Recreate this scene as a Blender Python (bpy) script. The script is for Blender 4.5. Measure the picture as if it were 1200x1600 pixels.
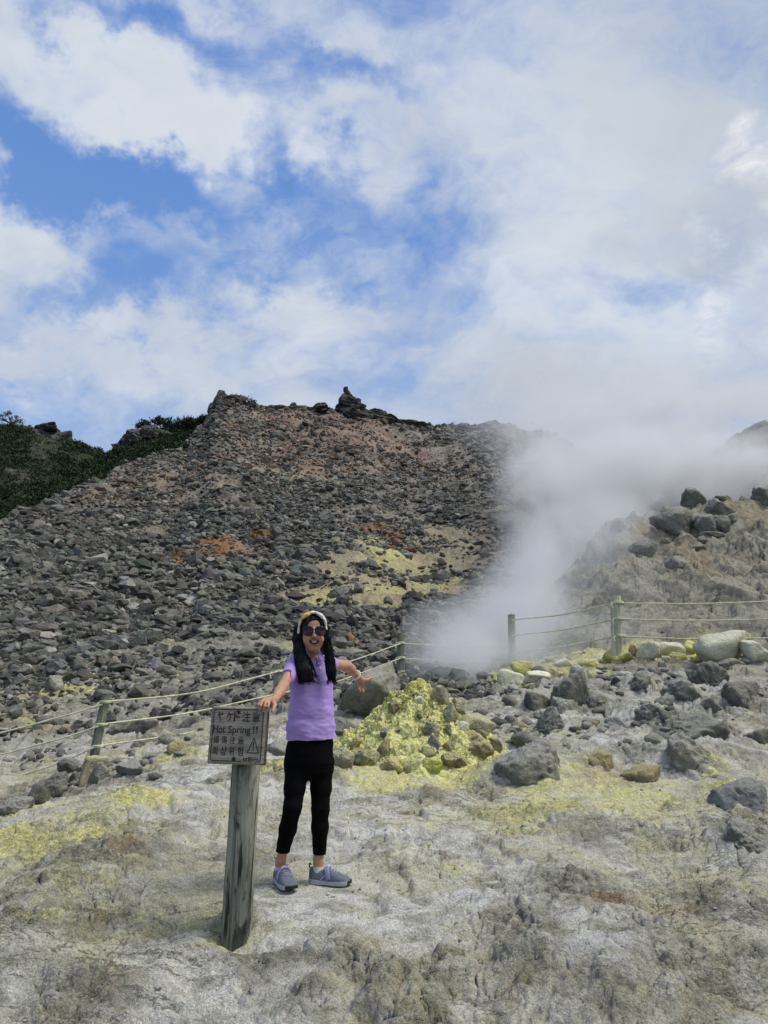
import bpy, bmesh, math, random
import numpy as np
from mathutils import Vector, Matrix, noise as mnoise

for o in list(bpy.data.objects):
    bpy.data.objects.remove(o)
scene = bpy.context.scene
COL = scene.collection
R = math.radians

# ------------------------------------------------------------------ camera
F, CX, CY = 1110.0, 600.0, 800.0          # focal length and centre in photo pixels (1200 x 1600)
PITCH = R(13.5)
SP, CP = math.sin(PITCH), math.cos(PITCH)
CAM = np.array([0.0, 0.0, 1.5])
cam_d = bpy.data.cameras.new('camera')
cam_d.sensor_fit = 'VERTICAL'
cam_d.sensor_height = 34.6
cam_d.lens = 34.6 * F / 1600.0
cam_d.clip_start = 0.05
cam_d.clip_end = 6000.0
cam = bpy.data.objects.new('camera', cam_d)
cam.location = CAM
cam.rotation_euler = (math.pi / 2 + PITCH, 0, 0)
COL.objects.link(cam)
scene.camera = cam

# ------------------------------------------------------------------ light
SUN_EL, SUN_AZ = R(60), R(98)              # azimuth measured from +Y (into the picture) towards +X
sun_d = bpy.data.lights.new('sun', 'SUN')
sun_d.energy = 2.6
sun_d.angle = R(20)
sun_d.color = (1.0, 0.95, 0.84)
sun = bpy.data.objects.new('sun', sun_d)
sdir = Vector((math.sin(SUN_AZ) * math.cos(SUN_EL), math.cos(SUN_AZ) * math.cos(SUN_EL), math.sin(SUN_EL)))
sun.rotation_euler = sdir.to_track_quat('Z', 'Y').to_euler()
sun.location = (20, 20, 40)
COL.objects.link(sun)

scene.view_settings.view_transform = 'Standard'
scene.view_settings.look = 'None'
scene.view_settings.exposure = 0.26
scene.view_settings.gamma = 1.0
scene.cycles.volume_bounces = 4
scene.cycles.volume_step_rate = 0.22
scene.cycles.volume_max_steps = 220
scene.cycles.max_bounces = 8
scene.cycles.diffuse_bounces = 3
scene.cycles.caustics_reflective = False
scene.cycles.caustics_refractive = False
scene.cycles.use_denoising = True


# ------------------------------------------------------------------ node helpers
class NT:
    def __init__(s, tree):
        s.t = tree; s.n = tree.nodes; s.l = tree.links
    def _set(s, sock, v):
        if isinstance(v, bpy.types.NodeSocket): s.l.new(v, sock)
        elif v is not None: sock.default_value = v
    def node(s, typ, **kw):
        nd = s.n.new(typ)
        for k, v in kw.items(): setattr(nd, k, v)
        return nd
    def math(s, op, a, b=None, c=None, clamp=False):
        nd = s.node('ShaderNodeMath', operation=op, use_clamp=clamp)
        for i, v in enumerate((a, b, c)):
            if v is not None: s._set(nd.inputs[i], v)
        return nd.outputs[0]
    def vmath(s, op, a, b=None, scale=None):
        nd = s.node('ShaderNodeVectorMath', operation=op)
        s._set(nd.inputs[0], a)
        if b is not None: s._set(nd.inputs[1], b)
        if scale is not None: s._set(nd.inputs['Scale'], scale)
        return nd.outputs['Value'] if op in ('LENGTH', 'DISTANCE', 'DOT_PRODUCT') else nd.outputs['Vector']
    def noise(s, vec, scale, detail=4, rough=0.55, dist=0.0, typ='FBM', color=False, lac=2.0):
        nd = s.node('ShaderNodeTexNoise')
        nd.noise_type = typ
        s._set(nd.inputs['Vector'], vec)
        nd.inputs['Scale'].default_value = scale
        nd.inputs['Detail'].default_value = detail
        nd.inputs['Roughness'].default_value = rough
        nd.inputs['Distortion'].default_value = dist
        nd.inputs['Lacunarity'].default_value = lac
        return nd.outputs['Color'] if color else nd.outputs[0]
    def voro(s, vec, scale, feature='F1'):
        nd = s.node('ShaderNodeTexVoronoi', feature=feature)
        s._set(nd.inputs['Vector'], vec); nd.inputs['Scale'].default_value = scale
        return nd.outputs['Distance']
    def rng(s, v, a, b, c=0.0, d=1.0, smooth=True):
        nd = s.node('ShaderNodeMapRange')
        nd.interpolation_type = 'SMOOTHSTEP' if smooth else 'LINEAR'
        s._set(nd.inputs['Value'], v)
        for k, x in zip(('From Min', 'From Max', 'To Min', 'To Max'), (a, b, c, d)):
            s._set(nd.inputs[k], x)
        return nd.outputs['Result']
    def mix(s, f, a, b, blend='MIX'):
        nd = s.node('ShaderNodeMix', data_type='RGBA', blend_type=blend)
        s._set(nd.inputs[0], f)
        for sock, v in ((nd.inputs[6], a), (nd.inputs[7], b)):
            if isinstance(v, (tuple, list)) and len(v) == 3: v = (*v, 1)
            s._set(sock, v)
        return nd.outputs[2]
    def sep(s, v):
        nd = s.node('ShaderNodeSeparateXYZ'); s._set(nd.inputs[0], v); return nd.outputs
    def sepc(s, v):
        nd = s.node('ShaderNodeSeparateColor'); s._set(nd.inputs[0], v); return nd.outputs
    def comb(s, x, y, z):
        nd = s.node('ShaderNodeCombineXYZ')
        for i, v in enumerate((x, y, z)): s._set(nd.inputs[i], v)
        return nd.outputs[0]
    def mapping(s, v, loc=(0, 0, 0), rot=(0, 0, 0), scale=(1, 1, 1), typ='POINT'):
        nd = s.node('ShaderNodeMapping', vector_type=typ)
        s._set(nd.inputs[0], v)
        nd.inputs['Location'].default_value = loc
        nd.inputs['Rotation'].default_value = rot
        nd.inputs['Scale'].default_value = scale
        return nd.outputs[0]
    def bump(s, h, strength=0.5, dist=0.02, normal=None):
        nd = s.node('ShaderNodeBump')
        nd.inputs['Strength'].default_value = strength
        nd.inputs['Distance'].default_value = dist
        s._set(nd.inputs['Height'], h)
        if normal is not None: s._set(nd.inputs['Normal'], normal)
        return nd.outputs[0]


def new_mat(name):
    m = bpy.data.materials.new(name); m.use_nodes = True
    m.node_tree.nodes.clear()
    t = NT(m.node_tree)
    out = t.node('ShaderNodeOutputMaterial')
    b = t.node('ShaderNodeBsdfPrincipled')
    t.l.new(b.outputs[0], out.inputs['Surface'])
    b.inputs['Roughness'].default_value = 0.9
    b.inputs['Specular IOR Level'].default_value = 0.25
    return m, t, b


# ------------------------------------------------------------------ sky (world)
def slope_of(v):
    yc = (CY - v) / F
    return (SP + yc * CP) / (CP - yc * SP)

def ray(u, v):
    xc = (u - CX) / F; yc = (CY - v) / F
    return np.array([xc, CP - yc * SP, SP + yc * CP])

def build_world():
    w = bpy.data.worlds.new('World'); scene.world = w; w.use_nodes = True
    w.node_tree.nodes.clear()
    t = NT(w.node_tree)
    out = t.node('ShaderNodeOutputWorld')
    bg = t.node('ShaderNodeBackground')
    t.l.new(bg.outputs[0], out.inputs[0])
    bg.inputs['Strength'].default_value = 0.095
    sky = t.node('ShaderNodeTexSky', sky_type='NISHITA')
    sky.sun_disc = False; sky.sun_elevation = SUN_EL; sky.sun_rotation = SUN_AZ
    sky.altitude = 800; sky.air_density = 1.1; sky.dust_density = 0.4; sky.ozone_density = 2.0
    d = t.node('ShaderNodeTexCoord').outputs['Generated']
    x, y, z = t.sep(d)
    # clouds live on a flat deck seen in perspective: direction / height, with a soft floor at the horizon
    ya = t.math('ADD', t.math('ABSOLUTE', y), 0.25)
    zz = t.math('ADD', t.math('MAXIMUM', z, 0.0), 0.55)
    p = t.comb(t.math('DIVIDE', x, zz), t.math('DIVIDE', y, zz), 0.0)
    pr = t.mapping(p, rot=(0, 0, R(38)), scale=(1.0, 1.35, 1.0))
    warp = t.noise(pr, 1.9, 5, 0.6, color=True)
    pw = t.vmath('ADD', pr, t.vmath('SCALE', t.vmath('SUBTRACT', warp, (0.5, 0.5, 0.5)), scale=0.55))
    wd3 = t.vmath('SCALE', t.vmath('SUBTRACT', t.noise(d, 5.0, 6, .62, color=True), (.5, .5, .5)), scale=.34)
    n_big = t.noise(pw, 3.0, 10, 0.60)
    n_fine = t.noise(pw, 9.0, 9, 0.66)
    n_shade = t.noise(pr, 1.7, 6, 0.5, 0.3)
    # coverage: broad weather pattern by direction
    dw = t.vmath('ADD', d, wd3)
    def blob(u, v, ru, rv, rot=0.0, warped=True):
        c = Vector(ray(u, v)).normalized()
        q = t.vmath('SUBTRACT', dw if warped else d, tuple(c))
        # local frame: right = +X, up = perpendicular
        up = Vector((1, 0, 0)).cross(c).normalized(); rt = c.cross(up) * -1
        if rt.x < 0: rt = -rt
        a = math.cos(R(rot)); b = math.sin(R(rot))
        e1 = rt * a + up * b; e2 = up * a - rt * b
        s1 = t.math('DIVIDE', t.vmath('DOT_PRODUCT', q, tuple(e1)), ru / F)
        s2 = t.math('DIVIDE', t.vmath('DOT_PRODUCT', q, tuple(e2)), rv / F)
        r = t.math('SQRT', t.math('ADD', t.math('MULTIPLY', s1, s1), t.math('MULTIPLY', s2, s2)))
        return t.rng(r, 0.0, 1.0, 1.0, 0.0)
    cov = t.rng(x, -0.35, 0.45, 0.53, 0.72)
    BLOBS = [  # u, v, ru, rv, rot, amount  (negative = blue gap, positive = cloud bank)
        (40, 190, 250, 90, -30, -.33), (250, 300, 230, 90, -12, -.32), (230, 20, 200, 55, -18, -.30),
        (520, 350, 240, 85, -28, -.22), (190, 490, 200, 80, 12, -.30), (420, 250, 70, 130, 18, -.24),
        (530, 130, 120, 50, -20, -.22), (190, 330, 200, 60, -10, -.14), (60, 210, 140, 60, -20, -.14), (300, 490, 140, 60, 0, -.10), (110, 480, 120, 50, -20, -.10), (690, 360, 110, 60, -20, -.16), (320, 400, 260, 90, 0, -.15),
        (400, 445, 120, 50, 0, -.20), (555, 470, 70, 60, 0, -.24), (560, 540, 60, 60, 0, -.05),
        (170, 120, 300, 80, -32, .25), (300, 190, 150, 80, -20, .20), (40, 330, 170, 75, -28, .26),
        (30, 460, 200, 75, -25, .24), (440, 500, 230, 80, -12, .20), (520, 230, 150, 100, -20, .16),
        (230, 590, 420, 90, 0, .22), (480, 30, 250, 60, -12, .14), (270, 370, 130, 50, -15, .10),
        (1040, 450, 140, 45, 0, -.14), (990, 490, 80, 30, 0, -.10), (60, 590, 200, 80, 0, .10)]
    for u, v, ru, rv, rot, am in BLOBS:
        cov = t.math('ADD', cov, t.math('MULTIPLY', blob(u, v, ru, rv, rot), am * 1.05))
    f = t.math('ADD', cov, t.math('ADD', t.math('MULTIPLY', t.math('SUBTRACT', n_big, 0.5), 1.25),
                                  t.math('MULTIPLY', t.math('SUBTRACT', n_fine, 0.5), 0.62)))
    mask = t.rng(f, 0.22, 0.86)
    # thickness brightens then greys the cloud
    thick = t.rng(f, 0.55, 1.05)
    shade = t.rng(n_shade, 0.30, 0.66)
    n_sh2 = t.noise(pw, 3.4, 7, 0.55)
    white = t.mix(t.rng(n_sh2, .36, .66), (4.7, 5.25, 6.3), (6.2, 6.65, 7.3))
    grey = t.mix(thick, white, (4.7, 5.15, 5.75))
    ccol = t.mix(t.math('MULTIPLY', shade, t.rng(x, -0.2, 0.35, 0.3, 1.0)), white, grey)
    # heavier grey deck high on the right, grey steam cloud low, two bright sunlit breaks
    gdark = t.math('ADD', t.math('MULTIPLY', blob(1180, 60, 420, 330, 0), .75), t.math('MULTIPLY', blob(1150, 355, 240, 70, 0), .55))
    gdark = t.math('ADD', gdark, t.math('MULTIPLY', blob(900, 640, 520, 130, 0), .75))
    gdark = t.math('MULTIPLY', gdark, t.rng(n_sh2, .3, .62, .45, 1.0))
    ccol = t.mix(t.math('MINIMUM', gdark, 1.0), ccol, (4.25, 4.7, 5.35))
    lit = t.math('ADD', blob(1140, 285, 70, 50, 0), blob(1165, 480, 60, 110, -12))
    lit = t.math('MULTIPLY', lit, t.rng(n_fine, .34, .66, 0, .6))
    ccol = t.mix(t.math('MINIMUM', lit, 1.0), ccol, (9.5, 9.3, 9.0))
    blue = t.mix(t.rng(z, 0.1, 0.75), (2.6, 4.2, 7.2), (1.05, 2.45, 6.1))
    skyc = t.mix(0.8, sky.outputs[0], blue)
    col = t.mix(mask, skyc, ccol)
    # below the horizon: dull ground tone
    col = t.mix(t.rng(z, -0.06, 0.0), (1.6, 1.6, 1.5), col)
    t.l.new(col, bg.inputs['Color'])
build_world()

# ------------------------------------------------------------------ numpy noise
_rng = np.random.RandomState(7)
_P = _rng.permutation(256); _P = np.concatenate([_P, _P, _P]).astype(np.int32)
_G2 = np.stack([np.cos(np.arange(256) * 2.399), np.sin(np.arange(256) * 2.399)], 1).astype(np.float32)
_g3 = _rng.normal(size=(256, 3)); _G3 = (_g3 / np.linalg.norm(_g3, axis=1)[:, None]).astype(np.float32)

def fade(t): return t * t * t * (t * (t * 6 - 15) + 10)

def perlin2(x, y, seed=0):
    x = np.asarray(x, np.float64) + seed * 17.31; y = np.asarray(y, np.float64) - seed * 9.77
    xi = np.floor(x); yi = np.floor(y)
    xf = (x - xi).astype(np.float32); yf = (y - yi).astype(np.float32)
    xi = xi.astype(np.int64) & 255; yi = yi.astype(np.int64) & 255
    def g(ix, iy, dx, dy):
        gr = _G2[_P[_P[ix] + iy]]
        return gr[..., 0] * dx + gr[..., 1] * dy
    x1 = (xi + 1) & 255; y1 = (yi + 1) & 255
    u = fade(xf); v = fade(yf)
    a = g(xi, yi, xf, yf); b = g(x1, yi, xf - 1, yf)
    c = g(xi, y1, xf, yf - 1); e = g(x1, y1, xf - 1, yf - 1)
    return (a + u * (b - a) + v * ((c + u * (e - c)) - (a + u * (b - a)))) * 1.5

def perlin3(p, seed=0):
    p = np.asarray(p, np.float64) + seed * 13.7
    pi = np.floor(p); pf = (p - pi).astype(np.float32); pi = pi.astype(np.int64) & 255
    w = fade(pf); out = 0
    for cx in (0, 1):
        for cy in (0, 1):
            for cz in (0, 1):
                h = _P[_P[_P[(pi[..., 0] + cx) & 255] + ((pi[..., 1] + cy) & 255)] + ((pi[..., 2] + cz) & 255)]
                gr = _G3[h]
                d = gr[..., 0] * (pf[..., 0] - cx) + gr[..., 1] * (pf[..., 1] - cy) + gr[..., 2] * (pf[..., 2] - cz)
                ww = (w[..., 0] if cx else 1 - w[..., 0]) * (w[..., 1] if cy else 1 - w[..., 1]) * (w[..., 2] if cz else 1 - w[..., 2])
                out = out + d * ww
    return out * 1.5

def fbm2(x, y, octv=4, seed=0, gain=.5, lac=2.03):
    s = 0; a = 1.0; n = 0
    for i in range(octv):
        s = s + a * perlin2(x, y, seed + i * 3); n += a
        x = x * lac; y = y * lac; a *= gain
    return s / n

def ridge2(x, y, octv=4, seed=0, gain=.5):
    s = 0; a = 1.0; n = 0
    for i in range(octv):
        s = s + a * (1 - np.abs(perlin2(x, y, seed + i * 3)) * 2); n += a
        x = x * 2.03; y = y * 2.03; a *= gain
    return s / n

def worley2(x, y, seed=0):
    """Cell noise: nearest distance, gap to the second nearest, two random numbers and the offset from the nearest point."""
    x = np.asarray(x, float); y = np.asarray(y, float)
    xi = np.floor(x).astype(np.int64); yi = np.floor(y).astype(np.int64)
    f1 = np.full(x.shape, 9.0); f2 = np.full(x.shape, 9.0); hid = np.zeros(x.shape, np.int64); ox = np.zeros(x.shape); oy = np.zeros(x.shape)
    for i in (-1, 0, 1):
        for j in (-1, 0, 1):
            h = _P[_P[(xi + i + seed * 31) & 255] + ((yi + j + seed * 57) & 255)]; h2 = _P[h + 91]
            dx = xi + i + .1 + .8 * h / 255.0 - x; dy = yi + j + .1 + .8 * h2 / 255.0 - y
            d = np.sqrt(dx * dx + dy * dy); m = d < f1
            f2 = np.where(m, f1, np.minimum(f2, d)); hid = np.where(m, h * 256 + h2, hid); ox = np.where(m, dx, ox); oy = np.where(m, dy, oy); f1 = np.where(m, d, f1)
    r1 = _P[(hid >> 8) + 17] / 255.0; r2 = _P[(hid & 255) + 63] / 255.0
    return f1, f2 - f1, r1, r2, ox, oy

def facets(x, y, seed, crack=.14):
    """Broken slabs: every cell is a tilted plane with a groove round it (about -1..1)."""
    f1, gap, r1, r2, ox, oy = worley2(x, y, seed)
    return (r1 - .5) * 1.7 * ox + (r2 - .5) * 1.7 * oy + (_P[(r1 * 255).astype(int) + 5] / 255.0 - .5) * .6 - .38 * np.exp(-(gap / crack) ** 2)

def fbm3(p, octv=4, seed=0, gain=.5):
    s = 0; a = 1.0; n = 0
    for i in range(octv):
        s = s + a * perlin3(p, seed + i * 3); n += a
        p = p * 2.03; a *= gain
    return s / n

def sstep(a, b, x):
    t = np.clip((x - a) / (b - a), 0, 1); return t * t * (3 - 2 * t)

# ------------------------------------------------------------------ object helpers
def mesh_np(name, V, Fc, mat=None, smooth=True, parent=None, attrs=None, matidx=None):
    me = bpy.data.meshes.new(name)
    V = np.asarray(V, np.float32); Fc = np.asarray(Fc, np.int32)
    k = Fc.shape[1]
    me.vertices.add(len(V)); me.vertices.foreach_set('co', V.ravel())
    me.loops.add(Fc.size); me.loops.foreach_set('vertex_index', Fc.ravel())
    me.polygons.add(len(Fc))
    me.polygons.foreach_set('loop_start', np.arange(0, Fc.size, k, dtype=np.int32))
    me.polygons.foreach_set('use_smooth', np.full(len(Fc), bool(smooth)))
    mats = mat if isinstance(mat, (list, tuple)) else [mat]
    for m in mats:
        if m: me.materials.append(m)
    if matidx is not None: me.polygons.foreach_set('material_index', np.asarray(matidx, np.int32))
    me.update(calc_edges=True)
    for an, arr in (attrs or {}).items():
        arr = np.asarray(arr, np.float32)
        if arr.ndim == 1:
            at = me.attributes.new(an, 'FLOAT', 'POINT'); at.data.foreach_set('value', arr)
        else:
            at = me.attributes.new(an, 'FLOAT_COLOR', 'POINT')
            if arr.shape[1] == 3: arr = np.concatenate([arr, np.ones((len(arr), 1), np.float32)], 1)
            at.data.foreach_set('color', arr.ravel())
    me.validate()
    o = bpy.data.objects.new(name, me); COL.objects.link(o)
    if parent: o.parent = parent
    return o

def tag(o, label=None, cat=None, group=None, kind=None):
    if label: o['label'] = label
    if cat: o['category'] = cat
    if group: o['group'] = group
    if kind: o['kind'] = kind
    return o

def thing(name, label, cat, loc, group=None):
    o = bpy.data.objects.new(name, None); COL.objects.link(o)
    o.location = tuple(loc); o.empty_display_size = .2
    return tag(o, label, cat, group)

def grid_faces(n, m):
    i = np.arange(n * m).reshape(n, m)
    return np.stack([i[:-1, :-1], i[:-1, 1:], i[1:, 1:], i[1:, :-1]], -1).reshape(-1, 4)

def tube(pts, rad, seg=8, cap=True):
    pts = np.asarray(pts, float); n = len(pts)
    rad = np.broadcast_to(np.asarray(rad, float), (n,))
    T = np.gradient(pts, axis=0); T /= np.linalg.norm(T, axis=1)[:, None] + 1e-9
    ref = np.array([0, 0, 1.0]) if abs(T[0][2]) < .9 else np.array([1.0, 0, 0])
    V = []
    N = ref - T[0] * ref.dot(T[0]); N /= np.linalg.norm(N)
    for i in range(n):
        N = N - T[i] * N.dot(T[i]); N /= np.linalg.norm(N) + 1e-9
        B = np.cross(T[i], N)
        a = np.arange(seg) * 2 * np.pi / seg
        V.append(pts[i] + rad[i] * (np.cos(a)[:, None] * N + np.sin(a)[:, None] * B))
    V = np.concatenate(V)
    Fc = []
    for i in range(n - 1):
        for j in range(seg):
            k = (j + 1) % seg
            Fc.append((i * seg + j, i * seg + k, (i + 1) * seg + k, (i + 1) * seg + j))
    if cap:
        c0 = len(V); V = np.concatenate([V, pts[:1], pts[-1:]])
        for j in range(seg):
            k = (j + 1) % seg
            Fc.append((c0, k, j, c0)); Fc.append((c0 + 1, (n - 1) * seg + j, (n - 1) * seg + k, c0 + 1))
    return V, np.array(Fc)

def join(parts):
    Vs, Fs, off = [], [], 0
    for V, Fc in parts:
        Vs.append(V); Fs.append(np.asarray(Fc) + off); off += len(V)
    return np.concatenate(Vs), np.concatenate(Fs)

def bezier_pts(p, n=20):
    """Catmull-Rom through points p."""
    p = np.asarray(p, float); q = np.vstack([2 * p[0] - p[1], p, 2 * p[-1] - p[-2]])
    out = []
    for i in range(1, len(q) - 2):
        t = np.linspace(0, 1, n, endpoint=(i == len(q) - 3))[:, None]
        a, b, c, d = q[i - 1], q[i], q[i + 1], q[i + 2]
        out.append(.5 * ((2 * b) + (-a + c) * t + (2 * a - 5 * b + 4 * c - d) * t ** 2 + (-a + 3 * b - 3 * c + d) * t ** 3))
    return np.vstack(out)

# ------------------------------------------------------------------ terrain height field
def PY(u, v, Y):
    """World point on the ray of photo pixel (u, v) at distance Y along world +Y."""
    d = ray(u, v); return CAM + d * (Y / d[1])

NEAR = {   # azimuth x/y -> (pixel row, distance) pairs
    -1.2: [(1600, 2.5), (1450, 3.3), (1330, 4.6), (1290, 6), (1270, 8), (1180, 11), (1100, 14), (1040, 17.5)],
    -.54: [(1600, 2.6), (1450, 3.4), (1340, 4.6), (1278, 5.8), (1274, 6.6), (1245, 7.6), (1205, 8.8), (1140, 10.8), (1085, 13), (1030, 17)],
    -.40: [(1600, 2.7), (1450, 3.4), (1340, 4.5), (1245, 5.9), (1232, 6.7), (1225, 7.5), (1190, 8.7), (1130, 10.5), (1075, 13), (1022, 17)],
    -.27: [(1600, 2.75), (1455, 3.4), (1340, 4.4), (1240, 5.7), (1198, 6.8), (1194, 7.7), (1165, 8.8), (1120, 10.6), (1075, 13), (1020, 17)],
    -.13: [(1600, 2.8), (1455, 3.45), (1388, 3.9), (1300, 4.8), (1205, 6.2), (1155, 7.6), (1120, 9), (1080, 11), (1050, 13), (1010, 17)],
    .0: [(1600, 2.8), (1455, 3.45), (1388, 3.92), (1300, 4.8), (1210, 6.4), (1150, 8), (1095, 10.2), (1058, 12.5), (1020, 17)],
    .14: [(1600, 2.8), (1455, 3.45), (1388, 3.95), (1300, 4.85), (1210, 6.4), (1145, 8), (1095, 10), (1060, 12), (1040, 17)],
    .27: [(1600, 2.8), (1450, 3.5), (1388, 3.98), (1300, 4.9), (1210, 6.4), (1130, 8.2), (1075, 10.3), (1043, 12), (1030, 14), (1010, 17)],
    .54: [(1600, 2.9), (1450, 3.6), (1388, 4.1), (1300, 5.1), (1225, 6.3), (1130, 8.2), (1060, 10.5), (1022, 12.5), (1000, 15), (975, 17)],
    1.2: [(1600, 3.0), (1450, 3.8), (1300, 5.2), (1225, 6.4), (1130, 8.4), (1060, 10.8), (1020, 13), (985, 17)],
}
def near_cols(LY):
    keys = sorted(NEAR); Y = np.exp(LY); Z = []
    for k in keys:
        pv = NEAR[k]
        ys = [0.0] + [p[1] for p in pv]; zs = [0.05] + [1.5 + slope_of(p[0]) * p[1] for p in pv]
        e = (zs[-1] - zs[-2]) / (ys[-1] - ys[-2])
        ys += [30, 60, 140, 600]; zs += [zs[-1] + 13 * min(e, .1), zs[-1] + 3, zs[-1] + 4, zs[-1] + 4]
        Z.append(np.interp(Y, ys, zs))
    return np.array(keys), np.array(Z)

RIDGE = [  # u, v, distance of the scree slope's skyline
    (-700, 1010, 30), (-200, 905, 38), (0, 820, 48), (60, 795, 54), (100, 775, 60), (200, 727, 75), (290, 690, 88), (318, 660, 95),
    (332, 640, 100), (345, 630, 102), (372, 630, 104), (415, 640, 106), (470, 636, 110), (520, 632, 112), (575, 636, 114), (600, 650, 115),
    (650, 660, 116), (690, 667, 116), (740, 663, 116), (800, 669, 114), (850, 676, 112), (880, 686, 110), (940, 715, 105),
    (1010, 770, 100), (1100, 830, 95), (1250, 880, 90), (2200, 900, 90)]
BANK = [   # u, v, distance of the right bank's skyline
    (560, 1060, 14.5), (660, 1052, 15), (760, 1040, 16), (800, 1010, 18), (850, 940, 20.5), (890, 880, 23), (930, 832, 25), (960, 806, 26), (985, 798, 26.5),
    (1020, 803, 27), (1060, 796, 27), (1110, 790, 27.5), (1150, 779, 28), (1200, 768, 29), (1300, 752, 30), (1500, 735, 32), (2300, 720, 34)]
def line_tab(L):
    P = np.array([PY(*q) for q in L]); return P[:, 0] / P[:, 1], P[:, 1], P[:, 2]
RA, RY, RZ = line_tab(RIDGE)
BA, BY, BZ = line_tab(BANK)

NA, NL = 961, 1201
A_TAB = np.linspace(-1.2, 1.2, NA); L_TAB = np.linspace(math.log(.3), math.log(420), NL)
def gblur(Z, s, ax):
    r = int(3 * s); k = np.exp(-.5 * (np.arange(-r, r + 1) / s) ** 2); k /= k.sum()
    pad = [(0, 0), (0, 0)]; pad[ax] = (r, r); Zp = np.pad(Z, pad, mode='edge')
    return np.apply_along_axis(lambda q: np.convolve(q, k, 'valid'), ax, Zp)
def build_table():
    keys, Zc = near_cols(L_TAB)
    near = np.stack([np.interp(A_TAB, keys, Zc[:, j]) for j in range(NL)], 1)
    near = gblur(gblur(near, 22, 0), 9, 1)
    Y = np.exp(L_TAB)[None, :]
    ry = np.interp(A_TAB, RA, RY)[:, None]; rz = np.interp(A_TAB, RA, RZ)[:, None]
    ry = gblur(ry, 4, 0)
    yf = 14.0
    jf = np.argmin(np.abs(np.exp(L_TAB) - yf)); zf = near[:, jf:jf + 1]
    t = (Y - yf) / (ry - yf)
    ex = 1.15 + .22 * sstep(45, 100, ry)
    mt = zf + (rz - zf) * np.clip(t, 0, 1) ** ex
    mt = np.where(t > 1, rz - (Y - ry) * .45, mt)
    mt = np.where(t < 0, -50, mt); mt = np.maximum(mt, -6)
    by = np.interp(A_TAB, BA, BY)[:, None]; bz = np.interp(A_TAB, BA, BZ)[:, None]
    by = gblur(by, 5, 0); yb = 12.5
    jb = np.argmin(np.abs(np.exp(L_TAB) - yb)); zb = near[:, jb:jb + 1]
    tb = (Y - yb) / np.maximum(by - yb, .5)
    bk = zb + (bz - zb) * (np.clip(tb, 0, 1) ** 1.25)
    bk = np.where(tb > 1, bz - (Y - by) * .5, bk); bk = np.where(tb < 0, -50, bk); bk = np.maximum(bk, -6)
    return near, mt, bk
T_NEAR, T_MT, T_BK = build_table()
def samp(T, a, ly):
    i = np.clip((a - A_TAB[0]) / (A_TAB[1] - A_TAB[0]), 0, NA - 1.001); j = np.clip((ly - L_TAB[0]) / (L_TAB[1] - L_TAB[0]), 0, NL - 1.001)
    i0 = i.astype(int); j0 = j.astype(int); fi = i - i0; fj = j - j0
    return (T[i0, j0] * (1 - fi) * (1 - fj) + T[i0 + 1, j0] * fi * (1 - fj) + T[i0, j0 + 1] * (1 - fi) * fj + T[i0 + 1, j0 + 1] * fi * fj)
def base_h(x, y):
    x = np.asarray(x, float); y = np.maximum(np.asarray(y, float), .3)
    a = np.clip(x / y, -1.199, 1.199); ly = np.log(y)
    n = samp(T_NEAR, a, ly); m = samp(T_MT, a, ly); b = samp(T_BK, a, ly)
    h = np.maximum(n, np.maximum(m, b))
    which = np.where((m >= n) & (m >= b) & (y > 13), 1, np.where((b > n) & (b > m) & (y > 12), 2, 0))
    return h, which

def hit_fn(u, v, Hf, tmin=1.6, tmax=260):
    d = ray(u, v); ts = np.exp(np.linspace(math.log(tmin), math.log(tmax), 1600))
    P = CAM + ts[:, None] * d
    below = P[:, 2] < Hf(P[:, 0], P[:, 1])
    k = int(np.argmax(below)) if below.any() else len(ts) - 1
    return P[k]
def hit0(u, v): return hit_fn(u, v, lambda x, y: base_h(x, y)[0])

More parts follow.
